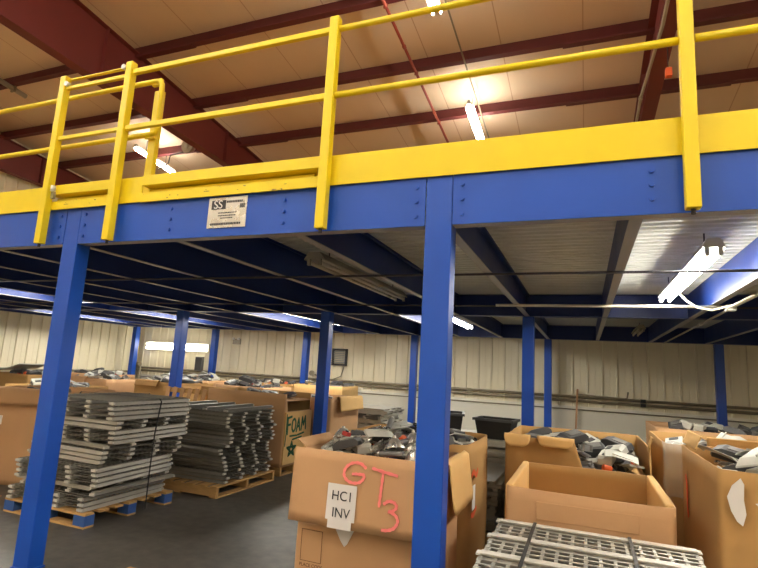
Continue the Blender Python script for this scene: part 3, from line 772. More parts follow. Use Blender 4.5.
# ------------------------------------------------------------------ cardboard boxes
class Box: pass
def gaylord(name, x0, x1, y0, y1, h, label, m='card', z0=0.0, rz=0, rim=None, bulge=.02, seed=0, group=None, pad=.3, th=.012, rad=.03, inner=None, padoff=True):
    """open corrugated box; rim(side, t) lowers the wall top: sides 0 front(-y) 1 right(+x) 2 back(+y) 3 left(-x), t 0..1 counter-clockwise"""
    B = Box(); cx, cy = (x0+x1)/2, (y0+y1)/2; B.z0 = z0; B.h = h; B.c = (cx, cy); B.d = (x1-x0, y1-y0)
    t = thing(name, (cx, cy, z0), label, 'box', group); B.root = t
    lx, ly = x1-x0, y1-y0
    per = []; ns = 14
    corners = [(x0, y0), (x1, y0), (x1, y1), (x0, y1)]
    for s in range(4):
        a = Vector(corners[s]); b = Vector(corners[(s+1) % 4]); L = (b-a).length; d = (b-a)/L; nrm = Vector((d.y, -d.x))
        for k in range(ns+1):
            q = rad+(L-2*rad)*k/ns; per.append((a+d*q, nrm, s, q/L))
        # corner
        ctr = b-d*rad-nrm*rad
        for k in (1, 2):
            ang = k/3*PI/2; nn = nrm*math.cos(ang)+d*math.sin(ang)
            per.append((ctr+nn*rad, nn, s, 1.0))
    lev = [0, .06, .2, .35, .5, .65, .8, .92, 1.0]
    nP = len(per); vs = []
    def wz(p, f):
        H = rim(p[2], p[3]) if rim else h
        H += .006*noise.noise((p[0].x*4+seed*7, p[0].y*4, 1.3))
        return z0+(H-z0)*f, H
    for inn in (0, 1):
        for f in lev:
            for p in per:
                z, H = wz(p, f)
                e = bulge*math.sin(PI*min(1, f*.9+.05))*math.sin(PI*p[3])+.008*noise.noise((p[0].x*3+seed*5, p[0].y*3, z*3))
                q = p[0]+p[1]*(e-(th if inn else 0))
                vs.append((q.x, q.y, z if not (inn and f == 0) else z+th))
    fs = []; nl = len(lev); o2 = nl*nP
    for i in range(nl-1):
        for k in range(nP):
            k2 = (k+1) % nP
            fs.append((i*nP+k, i*nP+k2, (i+1)*nP+k2, (i+1)*nP+k)); fs.append((o2+i*nP+k2, o2+i*nP+k, o2+(i+1)*nP+k, o2+(i+1)*nP+k2))
    for k in range(nP):
        k2 = (k+1) % nP; a = (nl-1)*nP
        fs.append((a+k, a+k2, o2+a+k2, o2+a+k))
    fs.append(tuple(reversed(range(nP)))); fs.append(tuple(o2+k for k in range(nP)))
    mb = MB(); n_out = (nl-1)*nP
    mb.add(vs, fs, 0, True)
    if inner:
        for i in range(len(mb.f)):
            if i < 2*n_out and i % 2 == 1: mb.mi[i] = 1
    o = mb.build('box_walls', [m, inner] if inner else m, t)
    if inner is None: pass
    for p in o.data.polygons: p.use_smooth = p.area < .3
    if pad is not None and pad < h-z0-.05:
        mb = MB(); mb.box(x0+th+.012, x1-th-.012, y0+th+.012, y1-th-.012, h-pad-.02, h-pad); mb.build('layer_pad', m, t)
    B.pad = h-(pad or 0); B.rect = (x0+th+.02, x1-th-.02, y0+th+.02, y1-th-.02); B.rz = rz
    t.rotation_euler.z = rz
    return B
def flap(B, side, t0, t1, L, ang, m='card', round_=.0, z=None, seed=1, th=.006, name='flap', curve=.0, label=None, off=.004):
    """flap hinged on the rim; ang 0 = standing up, 180 = folded down outside, negative = inwards"""
    cx, cy = B.c; lx, ly = B.d
    x0, x1, y0, y1 = cx-lx/2, cx+lx/2, cy-ly/2, cy+ly/2
    corners = [(x0, y0), (x1, y0), (x1, y1), (x0, y1)]
    a = Vector(corners[side]); b = Vector(corners[(side+1) % 4]); d = (b-a).normalized(); nrm = Vector((d.y, -d.x)); Ls = (b-a).length
    zr = B.h if z is None else z
    nu, nv = 16, 8; vs = []
    for lay in (0, 1):
        for j in range(nv+1):
            f = j/nv; s = f*L
            for i in range(nu+1):
                u = i/nu; q = t0+(t1-t0)*u
                # rounded outer corners
                w = 1.0
                if round_ > 0:
                    e = min(u, 1-u)*(t1-t0)*Ls
                    if e < round_: w = 1-(round_/L)*(1-math.sqrt(max(0, 1-((round_-e)/round_)**2)))
                s_ = s*w
                # bend: quick turn near hinge then straight
                A = R(ang); hb = .03
                if s_ < hb*abs(A)/1.0 and abs(A) > .3:
                    r = hb; th_ = s_/r*(1 if A > 0 else -1); out = r*(1-math.cos(th_))*(1 if A > 0 else -1); zz = r*math.sin(abs(th_))
                else:
                    if abs(A) > .3:
                        r = hb; out = r*(1-math.cos(abs(A)))*(1 if A > 0 else -1); zz = r*math.sin(abs(A)); rest = s_-r*abs(A)
                    else: out = 0; zz = 0; rest = s_
                    out += math.sin(A)*rest; zz += math.cos(A)*rest
                out += curve*math.sin(PI*f)+.006*noise.noise((q*5+seed, f*3, seed*1.7))
                # thickness normal approx: perpendicular to flap
                tn = Vector((math.cos(A), -math.sin(A)))*th*lay
                P2 = a+d*(q*Ls)+nrm*(off+out+tn.x)
                vs.append((P2.x, P2.y, zr+zz+tn.y*.0+(-th*lay*math.sin(A))))
    W = nu+1; N = W*(nv+1); fs = []
    for j in range(nv):
        for i in range(nu):
            k = j*W+i; fs.append((k, k+1, k+W+1, k+W)); fs.append((N+k+W, N+k+W+1, N+k+1, N+k))
    for i in range(nu):
        fs.append((i+1, i, N+i, N+i+1)); k = nv*W+i; fs.append((k, k+1, N+k+1, N+k))
    for j in range(nv):
        k = j*W; fs.append((k, k+W, N+k+W, N+k)); k = j*W+nu; fs.append((k+W, k, N+k, N+k+W))
    mb = MB(); mb.add(vs, fs, 0, True)
    # geometry is in unrotated world coordinates
    o = mb.build(name, m, B.root)
    if label: o['label'] = label
    return o

# ---- things heaped in the boxes
def rbox(mb, x, y, z, lx, ly, lz, mi=0, T=None):
    mb.box(x-lx/2, x+lx/2, y-ly/2, y+ly/2, z-lz/2, z+lz/2, mi, T)
def it_bracket():
    mb = MB(); rbox(mb, 0, 0, -.035, .30, .12, .012); rbox(mb, -.144, 0, .005, .012, .12, .07); rbox(mb, .05, .054, 0, .18, .01, .06)
    mb.tube([(.09, -.02, -.03), (.09, -.02, .02)], .02, 10)
    return mb, 'metal_bracket', ['grey'], (.3, .12, .09)
def it_casing():
    mb = MB()
    prof = [(-.17, -.05), (.17, -.05), (.17, .0), (.13, .045), (-.10, .05), (-.17, .02)]
    mb.extrude(prof, lambda p: (p[0], -.1, p[1]), lambda p: (p[0], .1, p[1]))
    rbox(mb, .02, 0, .052, .16, .12, .014, 1); rbox(mb, -.175, .05, -.03, .02, .04, .03, 1); rbox(mb, -.175, -.05, -.03, .02, .04, .03, 1)
    mb.cyl((.172, .03, -.02), (1, 0, 0), .02, .02, 10, 1)
    return mb, 'machine_casing', ['dgrey', 'grey'], (.36, .2, .11)
def it_lcasing():
    mb = MB()
    prof = [(-.15, -.06), (.15, -.06), (.15, .02), (.12, .06), (-.12, .06), (-.15, .02)]
    mb.extrude(prof, lambda p: (p[0], -.09, p[1]), lambda p: (p[0], .09, p[1]))
    rbox(mb, 0, -.092, 0, .2, .008, .06, 1); rbox(mb, .05, .0, .063, .08, .1, .008, 1)
    for s in (-1, 1): mb.cyl((s*.12, -.094, -.035), (0, 1, 0), .012, .012, 8, 1)
    return mb, 'control_housing', ['lgrey', 'dgrey'], (.3, .19, .125)
def it_roller():
    mb = MB(); mb.cyl((0, 0, 0), (1, 0, 0), .035, .36, 14); mb.cyl((0, 0, 0), (1, 0, 0), .012, .44, 8, 1); mb.cyl((.15, 0, 0), (1, 0, 0), .038, .02, 14, 1)
    return mb, 'conveyor_roller', ['grey', 'silver'], (.44, .075, .075)
def it_plate():
    mb = MB()
    prof = [(-.2, .0), (-.19, .03), (-.12, .035), (.1, .02), (.19, -.02), (.2, -.035), (.18, -.03), (.1, .012), (-.12, .027), (-.185, .022)]
    mb.extrude(prof, lambda p: (p[0], -.1, p[1]), lambda p: (p[0], .1, p[1]))
    rbox(mb, 0, .06, .028, .24, .012, .02)
    return mb, 'bent_metal_plate', ['lgrey'], (.4, .2, .07)
def it_coil():
    mb = MB()
    pts = []
    for k in range(49):
        a = k/48*6*PI; r = .08+.008*math.sin(k*.9); pts.append((r*math.cos(a), r*math.sin(a), -.02+.04*k/48+.006*math.sin(k*1.3)))
    pts += [(.11, .03, .02), (.15, .06, .005)]
    mb.tube(pts, .009, 6); rbox(mb, .165, .07, 0, .04, .03, .02)
    return mb, 'cable_coil', ['black'], (.24, .18, .06)
def it_motor():
    mb = MB(); mb.cyl((0, 0, 0), (1, 0, 0), .045, .12, 14); mb.cyl((.07, 0, 0), (1, 0, 0), .03, .05, 12, 1); rbox(mb, 0, 0, -.045, .1, .1, .012, 1); mb.cyl((.1, 0, 0), (1, 0, 0), .009, .04, 8, 1)
    return mb, 'small_motor', ['orange', 'dgrey'], (.18, .1, .09)
def it_conn():
    mb = MB(); rbox(mb, 0, 0, 0, .1, .06, .045); rbox(mb, .06, 0, 0, .03, .04, .03, 1); mb.tube([(-.05, 0, 0), (-.09, .02, .01), (-.12, .05, -.01)], .01, 6, 1)
    return mb, 'cable_connector', ['bluep', 'black'], (.2, .08, .05)
def it_strip():
    mb = MB(); prof = [(-.03, -.012), (.03, -.012), (.03, .012), (.026, .012), (.026, -.008), (-.026, -.008), (-.026, .012), (-.03, .012)]
    mb.extrude(prof, lambda p: (-.2, p[0], p[1]), lambda p: (.2, p[0], p[1])); rbox(mb, .12, 0, 0, .04, .05, .012)
    return mb, 'metal_rail_piece', ['silver'], (.4, .06, .03)
def it_redbox():
    mb = MB(); rbox(mb, 0, 0, 0, .09, .07, .05); mb.cyl((0, 0, .03), (0, 0, 1), .022, .02, 10, 1); rbox(mb, 0, .038, -.01, .06, .008, .02, 1)
    return mb, 'push_button_box', ['red', 'black'], (.1, .08, .07)
def it_dome():
    mb = MB(); mb.tube([(0, 0, -.06), (0, 0, -.055), (0, 0, .0), (0, 0, .05), (0, 0, .06)], .1, 20, rr=[.12, .12, .09, .05, .03]); mb.tube([(0, 0, .06), (0, 0, .085)], .02, 10)
    return mb, 'lamp_shade', ['silver'], (.24, .24, .15)
KINDS = {}
for fn in (it_bracket, it_casing, it_lcasing, it_roller, it_plate, it_coil, it_motor, it_conn, it_strip, it_redbox, it_dome):
    KINDS[fn.__name__[3:]] = fn
MASTER = {}
NOUN = {'bracket': ('grey angle bracket', 'bracket'), 'casing': ('dark grey machine casing', 'casing'), 'lcasing': ('pale grey control housing', 'housing'), 'roller': ('grey steel roller', 'roller'),
        'plate': ('pale bent metal plate', 'plate'), 'coil': ('black coiled cable', 'cable'), 'motor': ('orange small motor', 'motor'), 'conn': ('blue cable connector', 'connector'),
        'strip': ('bright metal rail piece', 'rail'), 'redbox': ('red push button box', 'button box'), 'dome': ('bright silver lamp shade', 'shade')}
def heap(B, n, where, weights, seed=1, scale=.66, mound=.13, limit=None):
    """fills a box with single pieces: each rests on the height of what lies below it"""
    rr = random.Random(seed); x0, x1, y0, y1 = B.rect; cs = .02
    nx = int((x1-x0)/cs); ny = int((y1-y0)/cs); H = np.full((nx, ny), B.pad)
    names = [k for k, w in weights for _ in range(w)]
    c, s_ = math.cos(B.rz), math.sin(B.rz)
    for i in range(n):
        k = names[i % len(names)] if i < len(names) else rr.choice(names)
        if k not in MASTER:
            mb, nm, ms, dim = KINDS[k](); o = mb.build(nm, ms, None, .003); MASTER[k] = (o, dim); fresh = True
        else: fresh = False
        src, dim = MASTER[k]
        sc = scale*rr.uniform(.85, 1.15)
        best = None; lim = B.h+mound if limit is None else limit
        for tr in range(14):
            rot = rr.uniform(0, 2*PI); tx = R(rr.uniform(-22, 22)); ty = R(rr.uniform(-18, 18))
            lx, ly, lz = (dim[0]*sc, dim[1]*sc, dim[2]*sc)
            ex = abs(lx/2*math.cos(rot))+abs(ly/2*math.sin(rot)); ey = abs(lx/2*math.sin(rot))+abs(ly/2*math.cos(rot))
            if 2*ex > x1-x0 or 2*ey > y1-y0: continue
            px = rr.uniform(x0+ex, x1-ex); py = rr.uniform(y0+ey, y1-ey)
            # cells under the rotated footprint
            ii = np.arange(max(0, int((px-ex-x0)/cs)), min(nx, int((px+ex-x0)/cs)+1)); jj = np.arange(max(0, int((py-ey-y0)/cs)), min(ny, int((py+ey-y0)/cs)+1))
            if len(ii) == 0 or len(jj) == 0: continue
            gx, gy = np.meshgrid(x0+(ii+.5)*cs-px, y0+(jj+.5)*cs-py, indexing='ij')
            u = gx*math.cos(rot)+gy*math.sin(rot); v = -gx*math.sin(rot)+gy*math.cos(rot)
            msk = (abs(u) <= lx/2) & (abs(v) <= ly/2)
            sub = H[np.ix_(ii, jj)]
            if not msk.any(): continue
            z = np.percentile(sub[msk], 70)
            rr_ = math.hypot((px-(x0+x1)/2)/(x1-x0), (py-(y0+y1)/2)/(y1-y0))
            if z+lz > lim-.5*mound*rr_: continue
            score = z+mound*rr_*1.2
            if best is None or score < best[0]: best = (score, z, px, py, rot, tx, ty, lx, ly, lz, ii, jj, msk)
        if best is None: continue
        _, z, px, py, rot, tx, ty, lx, ly, lz, ii, jj, msk = best
        hz = lz/2*max(.5, math.cos(tx))+abs(math.sin(tx))*ly*.3+abs(math.sin(ty))*lx*.3
        sub = H[np.ix_(ii, jj)]; sub[msk] = np.maximum(sub[msk], z+hz*1.75); H[np.ix_(ii, jj)] = sub
        o = src if fresh else src.copy()
        if not fresh: col.objects.link(o)
        dx, dy = px-B.c[0], py-B.c[1]
        o.location = (B.c[0]+dx*c-dy*s_, B.c[1]+dx*s_+dy*c, z+hz); o.rotation_euler = (tx, ty, rot+B.rz); o.scale = (sc, sc, sc)
        tag(o, NOUN[k][0]+' '+where, NOUN[k][1], NOUN[k][0]+'s '+where)
W_GREY = [('bracket', 3), ('casing', 3), ('plate', 3), ('roller', 2), ('lcasing', 1), ('strip', 2), ('coil', 1), ('redbox', 1)]
W_MIX = [('casing', 3), ('lcasing', 2), ('coil', 2), ('motor', 1), ('conn', 1), ('bracket', 2), ('strip', 1), ('redbox', 1)]
W_PALE = [('plate', 4), ('lcasing', 2), ('strip', 3), ('roller', 2), ('casing', 1)]

# ---- GT 3 box
B = gaylord('cardboard_box', -1.88, -.885, 3.37, 4.02, 1.0, 'brown cardboard box marked GT 3 in pink beside the blue column', 'card', seed=1, bulge=.012, pad=.07)
fl = flap(B, 0, -.01, 1.0, .545, 176, 'card', seed=2, name='front_flap', off=.012)
flap(B, 1, .05, .95, .40, 172, 'card_y', round_=.05, seed=3, name='side_flap', label='pale cardboard side flap', off=.016)
flap(B, 3, .1, .9, .10, 60, 'card', seed=9, name='torn_flap')
fy = 3.37-.012-.066-.008
T = frame((-1.38, 3.258, .77), (1, 0, 0), (0, 0, 1))
# find the outer face of the front flap
ys = sorted(v.co.y+fl.parent.location.y for v in fl.data.vertices)
fz = ys[0]-.004
def FT(u, v, dy=0): return frame((u, fz-dy, v), (1, 0, 0), (0, 0, 1))
def onflap(v, u=None):
    """front-most y of the flap near height v"""
    c = [q.co.y+3.695 for q in fl.data.vertices if abs(q.co.z-v) < .035 and (u is None or abs(q.co.x-1.3825-u) < .12)]
    return (min(c) if c else fz)
def tilt_frame(u, va, vb):
    ya, yb = onflap(va)-.003, onflap(vb)-.003
    ey = Vector((0, yb-ya, vb-va)).normalized()
    return frame((u, ya, va), (1, 0, 0), ey)
Tf = tilt_frame(-1.915, .585, .985)
mb = MB()
G = [(x_, .385-(.375-y_)*.82) for x_, y_ in [(.57, .345), (.53, .375), (.47, .37), (.425, .325), (.42, .265), (.46, .225), (.52, .225), (.555, .255), (.56, .29), (.52, .292), (.48, .288)]]
stroke(mb, Tf, G, .019, .0025, jit=.2)
stroke(mb, Tf, [(.62, .365), (.70, .352), (.79, .338)], .019, .0025, jit=.2)
stroke(mb, Tf, [(.695, .355), (.690, .28), (.685, .20), (.682, .14)], .018, .0025, jit=.2)
stroke(mb, Tf, [(.735-.02, .16), (.765-.02, .18), (.805-.02, .175), (.82-.02, .15), (.795-.02, .125), (.77-.02, .12), (.815-.02, .105), (.835-.02, .07), (.815-.02, .03), (.775-.02, .01), (.735-.02, .005)], .019, .0025, jit=.2)
mb.v = [v for v in mb.v]
o = mb.build('spray_lettering', 'pink', B.root)
# paper label
mb = MB(); Tl = tilt_frame(-1.87, .585, .985)
def lab_quad(mb, T, x0, x1, y0, y1, z, th=.0015, mi=0):
    mb.box(x0, x1, y0, y1, z, z+th, mi, T)
lab_quad(mb, Tl, .265, .475, .015, .24, .001)
lab_quad(mb, Tl, .285, .455, -.035, .02, .0028)
mb.build('paper_label', 'paper', B.root)
mb = MB()
add_text(mb, 'HC1', .085, Tl @ Matrix.Translation((.375, .165, .0052)), .95); add_text(mb, 'INV', .085, Tl @ Matrix.Translation((.375, .06, .0052)), .95)
mb.build('label_writing', 'ink', B.root)
Tb = frame((-1.89, 3.352, -.02), (1, 0, 0), (0, 0, 1))
mb = MB()
for a, b, c, d in ((.07, .23, .50, .503), (.07, .23, .30, .303), (.07, .074, .30, .50), (.226, .23, .30, .50)):
    lab_quad(mb, Tb, a, b, c, d, .0, .0012)
add_text(mb, 'PLACE CODE', .03, Tb @ Matrix.Translation((.155, .275, .001)))
mb.build('printed_panel', 'print', B.root)
mb = MB(); mb.add([Tb @ Vector(p) for p in ((.32, .545, 0), (.46, .545, 0), (.415, .455, 0), (.395, .435, 0), (.365, .47, 0), (.32, .545, .002), (.46, .545, .002), (.415, .455, .002), (.395, .435, .002), (.365, .47, .002))],
                  [(4, 3, 2, 1, 0), (5, 6, 7, 8, 9), (0, 1, 6, 5), (1, 2, 7, 6), (2, 3, 8, 7), (3, 4, 9, 8), (4, 0, 5, 9)]); mb.build('paper_corner', 'paper', B.root)
heap(B, 64, 'heaped in the box marked GT 3', [('dome', 2), ('plate', 2), ('casing', 2), ('bracket', 2), ('roller', 2), ('motor', 1), ('strip', 2), ('redbox', 2), ('coil', 1), ('lcasing', 2), ('conn', 1)], 4, scale=.6, mound=.16)
# box behind GT 3
B = gaylord('cardboard_box', -1.95, -.85, 4.12, 5.1, 1.04, 'brown cardboard box with orange spray directly behind the GT 3 box', 'card_d', seed=2, bulge=.03, pad=.09, rad=.1)
Ts = frame((-.815, 4.12, 0), (0, 1, 0), (0, 0, 1))
mb = MB(); lab_quad(mb, Ts, .05, .16, .56, .74, .002); mb.build('paper_label', 'paper', B.root)
mb = MB(); stroke(mb, Ts, [(.03, .82), (.10, .84), (.2, .80), (.26, .83)], .04, .002); stroke(mb, Ts, [(.04, .53), (.12, .52), (.22, .55)], .04, .002); mb.build('spray_mark', 'orange_spray', B.root)
heap(B, 66, 'heaped in the box behind the GT 3 box', W_MIX+[('plate', 3), ('roller', 2)], 5, scale=.6, mound=.16)
# open tray-like box
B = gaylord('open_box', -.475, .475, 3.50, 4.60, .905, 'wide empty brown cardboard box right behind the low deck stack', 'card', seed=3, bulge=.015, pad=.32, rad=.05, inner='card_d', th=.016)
for xa, xb in ((-.474, -.43), (.43, .474)):
    mb = MB(); mb.box(xa-.006, xb, 3.55, 4.57, .62, .915); mb.build('end_fold', 'card_y', B.root, .014)
Tt = frame((-.475, 3.495, 0), (1, 0, 0), (0, 0, 1))
mb = MB(); lab_quad(mb, Tt, .19, .76, .74, .845, 0, .006); mb.build('patch_panel', 'card', B.root, .003)
# box with rounded flaps
B = gaylord('cardboard_box', -.68, .50, 4.95, 6.15, 1.06, 'brown cardboard box with two rounded flaps and dark parts inside', 'card_d', seed=4, bulge=.02, pad=.24, rim=lambda s, t: (.80 if s == 0 and t > .5 else 1.06))
flap(B, 0, .0, .19, .17, 165, 'card_y', round_=.07, seed=6, off=.006)
flap(B, 0, .24, .50, .15, 168, 'card_y', round_=.07, seed=7, off=.006)
flap(B, 1, .0, .12, .10, 15, 'card_y', seed=8, name='torn_flap', off=-.012)
heap(B, 80, 'heaped in the box with rounded flaps', W_MIX+[('casing', 3), ('roller', 1), ('plate', 1)], 6, mound=.16)
# right-hand box
B = gaylord('cardboard_box', .66, 1.75, 3.40, 4.55, 1.18, 'tall brown cardboard box with torn white tape holding pale grey parts', 'card_d', seed=5, bulge=.02, pad=.14, rad=.03, rim=lambda s, t: 1.165-(.03*t if s == 0 else 0))
flap(B, 3, .0, .42, .10, -25, 'card_y', seed=10, name='corner_flap', off=-.014, label='pale torn corner flap')
Td = frame((.66, 3.377, 0), (1, 0, 0), (0, 0, 1))
def poly(mb, T, P, z=.002):
    n = len(P); mb.add([T @ Vector((x, y, 0)) for x, y in P]+[T @ Vector((x, y, z)) for x, y in P], [tuple(reversed(range(n))), tuple(range(n, 2*n))]+[(k, (k+1) % n, n+(k+1) % n, n+k) for k in range(n)])
mb = MB(); poly(mb, Td, [(.035, 1.03), (.06, 1.09), (.10, 1.13), (.115, 1.10), (.11, 1.02), (.118, .95), (.10, .89), (.075, .91), (.05, .96)])
mb.build('torn_tape', 'paper', B.root); mb = MB(); poly(mb, Td, [(.16, 1.01), (.2, 1.02), (.26, 1.0), (.33, .98), (.30, .93), (.25, .92), (.20, .97)])
mb.build('torn_tape', 'paper', B.root)
Te = frame((.640, 4.55, 0), (0, -1, 0), (0, 0, 1))
mb = MB(); stroke(mb, Te, [(.30, .98), (.33, .9), (.32, .80), (.34, .74)], .05, .002); mb.build('spray_mark', 'orange_spray', B.root)
heap(B, 48, 'heaped in the tall box with torn white tape', W_PALE, 7)
# box behind it with film
B = gaylord('cardboard_box', .575, 1.7, 4.72, 5.9, 1.14, 'brown cardboard box draped with clear film behind the taped box', 'card_d', seed=6, bulge=.012, pad=.12)
flap(B, 0, .25, .6, .08, 8, 'card_y', seed=11, name='torn_flap')
heap(B, 40, 'heaped in the box draped with clear film', W_PALE+[('bracket', 2)], 8)
mb = MB(); vs = []; fs = []
nu, nv = 8, 10
for j in range(nv+1):
    for i in range(nu+1):
        u, f = i/nu, j/nv
        vs.append((.555+.17*u+.02*noise.noise((u*3, f*6, 5)), 4.68+.06*max(0, 1-f*9)-.02*math.sin(PI*f)-.016*noise.noise((u*4, f*5, 2)), 1.165-.40*f-.05*abs(noise.noise((u*5, 0, 3)))))
mb.add(vs, [(j*(nu+1)+i, j*(nu+1)+i+1, (j+1)*(nu+1)+i+1, (j+1)*(nu+1)+i) for j in range(nv) for i in range(nu)], 0, True)
fo = add_at_origin(mb, 'plastic_film', 'film', (.62, 4.68, 1.0)); sm = fo.modifiers.new('Solidify', 'SOLIDIFY'); sm.thickness = .002
tag(fo, 'clear crinkled plastic film hanging down the brown box wall', 'film')
# far right box
B = gaylord('cardboard_box', .75, 2.2, 6.9, 8.0, 1.10, 'wide reddish cardboard box near the back wall column', 'card', seed=7, bulge=.02, pad=.06)
heap(B, 24, 'in the wide reddish box near the back wall', W_MIX, 9)
B = gaylord('cardboard_box', 2.35, 3.4, 6.0, 7.1, 1.12, 'brown cardboard box at the edge of the row by the back wall', 'card_d', seed=17, bulge=.02, pad=.06)
heap(B, 14, 'in the brown box at the edge of the row', W_MIX, 19)

# ---- left half boxes
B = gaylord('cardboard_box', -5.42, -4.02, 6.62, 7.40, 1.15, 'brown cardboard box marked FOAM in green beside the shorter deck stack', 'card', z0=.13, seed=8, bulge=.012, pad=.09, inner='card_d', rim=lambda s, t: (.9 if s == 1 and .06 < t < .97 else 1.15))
pallet(-5.4, -4.04, 6.66, 7.40, 'wooden pallet under the FOAM box')
mbp = MB(); mbp.box(-4.030, -4.0, 6.64, 7.40, .16, .89); o = mbp.build('end_panel', 'card_y', B.root); o['label'] = 'pale cardboard end panel'
Tg = frame((-3.9995, 6.64, 0), (0, 1, 0), (0, 0, 1)); mb = MB()
def gs(*pts, w=.034):
    pts = [(p[0]*.88-.01, p[1]) for p in pts]
    for a, b in zip(pts[:-1], pts[1:]): stroke(mb, Tg, [a, b], w, .002)
gs((.08, .82), (.085, .58)); gs((.08, .81), (.20, .825)); gs((.085, .71), (.17, .715))
stroke(mb, Tg, [(p[0]*.88-.01, p[1]) for p in ((.29, .79), (.235, .76), (.225, .66), (.275, .61), (.33, .65), (.335, .74), (.29, .79))], .034, .002)
gs((.37, .60), (.43, .79), (.485, .61)); gs((.395, .67), (.465, .68))
gs((.53, .61), (.55, .80), (.60, .68), (.65, .81), (.68, .62))
gs((.17, .55), (.40, .545), (.63, .57), w=.026); gs((.26, .495), (.56, .515), w=.026)
sp = [(.21+.13*math.cos(PI/2+k*4*PI/5), .36+.11*math.sin(PI/2+k*4*PI/5)) for k in range(6)]
for a, b in zip(sp[:-1], sp[1:]): stroke(mb, Tg, [a, b], .032, .002)
gs((.045, .86), (.05, .6), (.03, .42), w=.022)
mb.build('marker_writing', 'green', B.root)
heap(B, 24, 'in the box marked FOAM', W_MIX+[('plate', 2), ('strip', 2)], 10)
B = gaylord('cardboard_box', -4.95, -3.78, 7.62, 8.75, 1.07, 'tan cardboard box with a square pale flap behind the middle column', 'card', seed=9, bulge=.015, pad=.08)
flap(B, 1, .15, .97, .30, 170, 'card_y', seed=12, name='side_flap', off=.01)
heap(B, 8, 'in the tan box behind the middle column', W_MIX, 11)
B = gaylord('cardboard_box', -7.0, -5.85, 4.35, 5.3, 1.10, 'battered brown cardboard box behind the left front column', 'card', seed=10, bulge=.04, rz=R(14), pad=.1)
flap(B, 0, .02, .98, .26, 168, 'card', seed=13, curve=.03)
mb = MB(); mb.box(-6.55, -6.42, 4.10, 4.106, .72, .82); mb.build('paper_label', 'paper', B.root)
heap(B, 5, 'in the battered box behind the left column', W_GREY, 12)
BG = [(-8.75, -7.5, 8.35, 9.35, 1.07, 'card_d', 'brown cardboard box under the black bag behind the deck stacks', 12), (-7.2, -5.95, 9.0, 10.0, 1.08, 'card', 'tan cardboard box behind the slatted crate', 10),
      (-10.4, -9.1, 8.0, 9.0, 1.06, 'card', 'tan cardboard box behind the left front column by the side wall', 10), (-12.2, -10.9, 7.6, 8.6, 1.05, 'card_d', 'brown cardboard box under the bent grey panel', 6),
      (-9.7, -8.5, 10.4, 11.4, 1.06, 'card', 'cardboard box before the breaker box on the back wall', 10), (-7.8, -6.5, 10.7, 11.7, 1.10, 'card_d', 'cardboard box before the back wall beneath the vent', 10),
      (-6.2, -5.0, 10.5, 11.5, 1.14, 'card_y', 'pale cardboard box by the back wall beside the deck stack', 4), (-12.6, -11.4, 9.9, 10.9, 1.04, 'card', 'cardboard box near the wall corner pipes', 10),
      (-9.0, -7.9, 5.9, 7.0, 1.0, 'card_d', 'low brown cardboard box behind the tall deck stack', 5)]
for i, (a, b, c, d, h, m, lab, nn) in enumerate(BG):
    B = gaylord('cardboard_box', a, b, c, d, h, lab, m, seed=20+i, bulge=.03, pad=.05, rz=R((i*37 % 9)-4))
    if nn: heap(B, nn+16, 'in the box '+lab.split('box ', 1)[1], W_MIX if i % 2 else W_GREY, 30+i, mound=.2, scale=.8)
    if i in (0, 2, 4): flap(B, 0, .1, .6, .2, 160, m, seed=40+i)
for k, (x, y, w_, d_, a, lab) in enumerate(((-5.95, 3.55, .7, .5, 12, 'flattened brown cardboard sheet lying beside the blue-blocked pallet'), (-6.25, 3.75, .6, .45, -20, 'pale flattened cardboard sheet at the left of the deck stack'))):
    mb = MB(); nu = 10; vs = []; fs = []
    for lay in (0, 1):
        for j in range(nu+1):
            for i in range(nu+1):
                u, f = i/nu-.5, j/nu-.5; vs.append((x+u*w_, y+f*d_, .006+.05*k+.03*(u+.5)*(f+.5)*2+.006*lay))
    W = nu+1; N = W*W
    for j in range(nu):
        for i in range(nu): q = j*W+i; fs += [(q, q+1, q+W+1, q+W), (N+q+W, N+q+W+1, N+q+1, N+q)]
    for i in range(nu): fs += [(i+1, i, N+i, N+i+1), (nu*W+i, nu*W+i+1, N+nu*W+i+1, N+nu*W+i), (i*W, i*W+W, N+i*W+W, N+i*W), (i*W+nu+W, i*W+nu, N+i*W+nu, N+i*W+nu+W)]
    mb.add(vs, fs); o = add_at_origin(mb, 'cardboard_sheet', 'card' if k == 0 else 'card_y', (x, y, .0), R(a)); tag(o, lab, 'cardboard')
# slatted crate
t = thing('slatted_crate', (-6.4, 7.85, 0), 'brown wooden crate with leaning slats beside the middle column', 'crate')
mb = MB()
for z in (.1, .55, .98):
    mb.box(-7.0, -5.8, 7.35, 7.37, z, z+.08); mb.box(-7.0, -5.8, 8.33, 8.35, z, z+.08); mb.box(-7.0, -6.98, 7.371, 8.329, z, z+.08); mb.box(-5.82, -5.8, 7.371, 8.329, z, z+.08)
mb.build('frame', 'wood', t)
for k in range(8):
    x = -6.98+k*.16; T = Matrix.Translation((x+.03, 7.34, .54)) @ Matrix.Rotation(R(10), 4, 'Y')
    m2 = MB(); m2.box(-.04, .04, -.009, .009, -.54, .54, 0, T); m2.build('slat', 'card', t)
mb = MB(); mb.box(-6.97, -5.83, 7.38, 8.32, .02, .06); mb.build('floor_panel', 'wood', t)
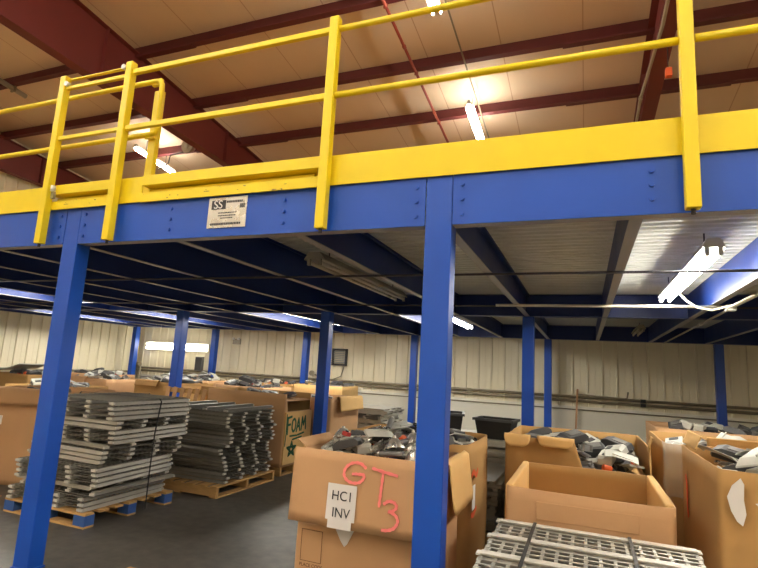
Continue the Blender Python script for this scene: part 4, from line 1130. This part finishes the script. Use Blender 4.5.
# black bag, totes
def tote(x, y, z, lx, ly, h, label, rz=0, nm='storage_tote'):
    t = thing(nm, (x, y, z), label, 'tote')
    mb = MB(); pr_ = []
    def ring(f, ins, zz): 
        a, b = lx/2*f-ins, ly/2*f-ins
        return [(x-a, y-b, zz), (x+a, y-b, zz), (x+a, y+b, zz), (x-a, y+b, zz)]
    rings = [ring(.82, 0, z), ring(1, 0, z+h), ring(1, .012, z+h), ring(.82, .012, z+.012)]
    vs = [v for r_ in rings for v in r_]; fs = [(3, 2, 1, 0), (12, 13, 14, 15)]
    for i in range(3):
        for k in range(4): fs.append((i*4+k, i*4+(k+1) % 4, i*4+4+(k+1) % 4, i*4+4+k))
    mb.add(vs, fs); mb.build('tub', 'black', t)
    mb = MB()
    a, b = lx/2+.02, ly/2+.02
    mb.box(x-a, x+a, y-b, y-ly/2-.0005, z+h-.03, z+h); mb.box(x-a, x+a, y+ly/2+.0005, y+b, z+h-.03, z+h); mb.box(x-a, x-lx/2-.0005, y-ly/2, y+ly/2, z+h-.03, z+h); mb.box(x+lx/2+.0005, x+a, y-ly/2, y+ly/2, z+h-.03, z+h)
    mb.build('rim', 'dgrey', t)
    t.rotation_euler.z = rz
    return t
tote(-1.03, 6.72, ZBIN, .46, .36, .24, 'black plastic tote on the deck stack beside the middle-row column', R(-6))
tote(-1.62, 6.70, ZBIN, .34, .4, .27, 'black plastic tote half hidden by the tall front column', R(12))
bg = MB()
for k in range(1): pass
vs = []; fs = []; nu, nv = 16, 8
for j in range(nv+1):
    for i in range(nu):
        a = 2*PI*i/nu; f = j/nv*PI/2
        r_ = 1+.12*noise.noise((math.cos(a)*2, math.sin(a)*2, f*2))
        vs.append((-7.72+.36*math.cos(a)*math.cos(f)*r_, 8.0+.22*math.sin(a)*math.cos(f)*r_, 1.0+.14*math.sin(f)*r_))
for j in range(nv):
    for i in range(nu): fs.append((j*nu+i, j*nu+(i+1) % nu, (j+1)*nu+(i+1) % nu, (j+1)*nu+i))
fs.append(tuple(reversed(range(nu))))
mb = MB(); mb.add([(v[0]-.2, v[1]+.75, v[2]+.06) for v in vs], fs, 0, True); o = add_at_origin(mb, 'plastic_bag', 'black', (-7.92, 8.75, 1.06)); tag(o, 'slumped black plastic bag on top of a brown box', 'bag')
# bent grey panel on the left
prof = []
for k in range(13):
    f = k/12; prof.append((-.55+1.1*f, .04+.05*math.sin(f*2.2)+.16*max(0, f-.62)**1.2*2.4))
prof = prof+[(p[0]+.004, p[1]-.012) for p in reversed(prof)]
mb = MB(); mb.extrude(prof, lambda p: (-12.0+p[0], 7.75, 1.06+p[1]), lambda p: (-12.0+p[0]*.8, 8.45, 1.06+p[1]))
o = add_at_origin(mb, 'curved_sheet', 'lgrey', (-12.0, 8.1, 1.06)); tag(o, 'bent grey metal sheet with an upturned tip lying across a box', 'panel')
# box on the floor whose rim just shows at the bottom of the picture
B = gaylord('small_box', -2.98, -2.56, 2.72, 3.02, .13, 'small pale cardboard box on the dark floor before the GT 3 box', 'card_y', seed=60, bulge=.004, pad=None, th=.006, rad=.01)

# ------------------------------------------------------------------ world, colour
w = bpy.data.worlds.new('world'); scene.world = w; w.use_nodes = True
w.node_tree.nodes['Background'].inputs[0].default_value = (.05, .045, .04, 1); w.node_tree.nodes['Background'].inputs[1].default_value = 1
vs = scene.view_settings
vs.view_transform = 'Standard'; vs.look = 'None'; vs.gamma = 1; vs.exposure = 1.45; vs.use_curve_mapping = False
scene.cycles.max_bounces = 8; scene.cycles.diffuse_bounces = 5
scene.cycles.sample_clamp_indirect = 6
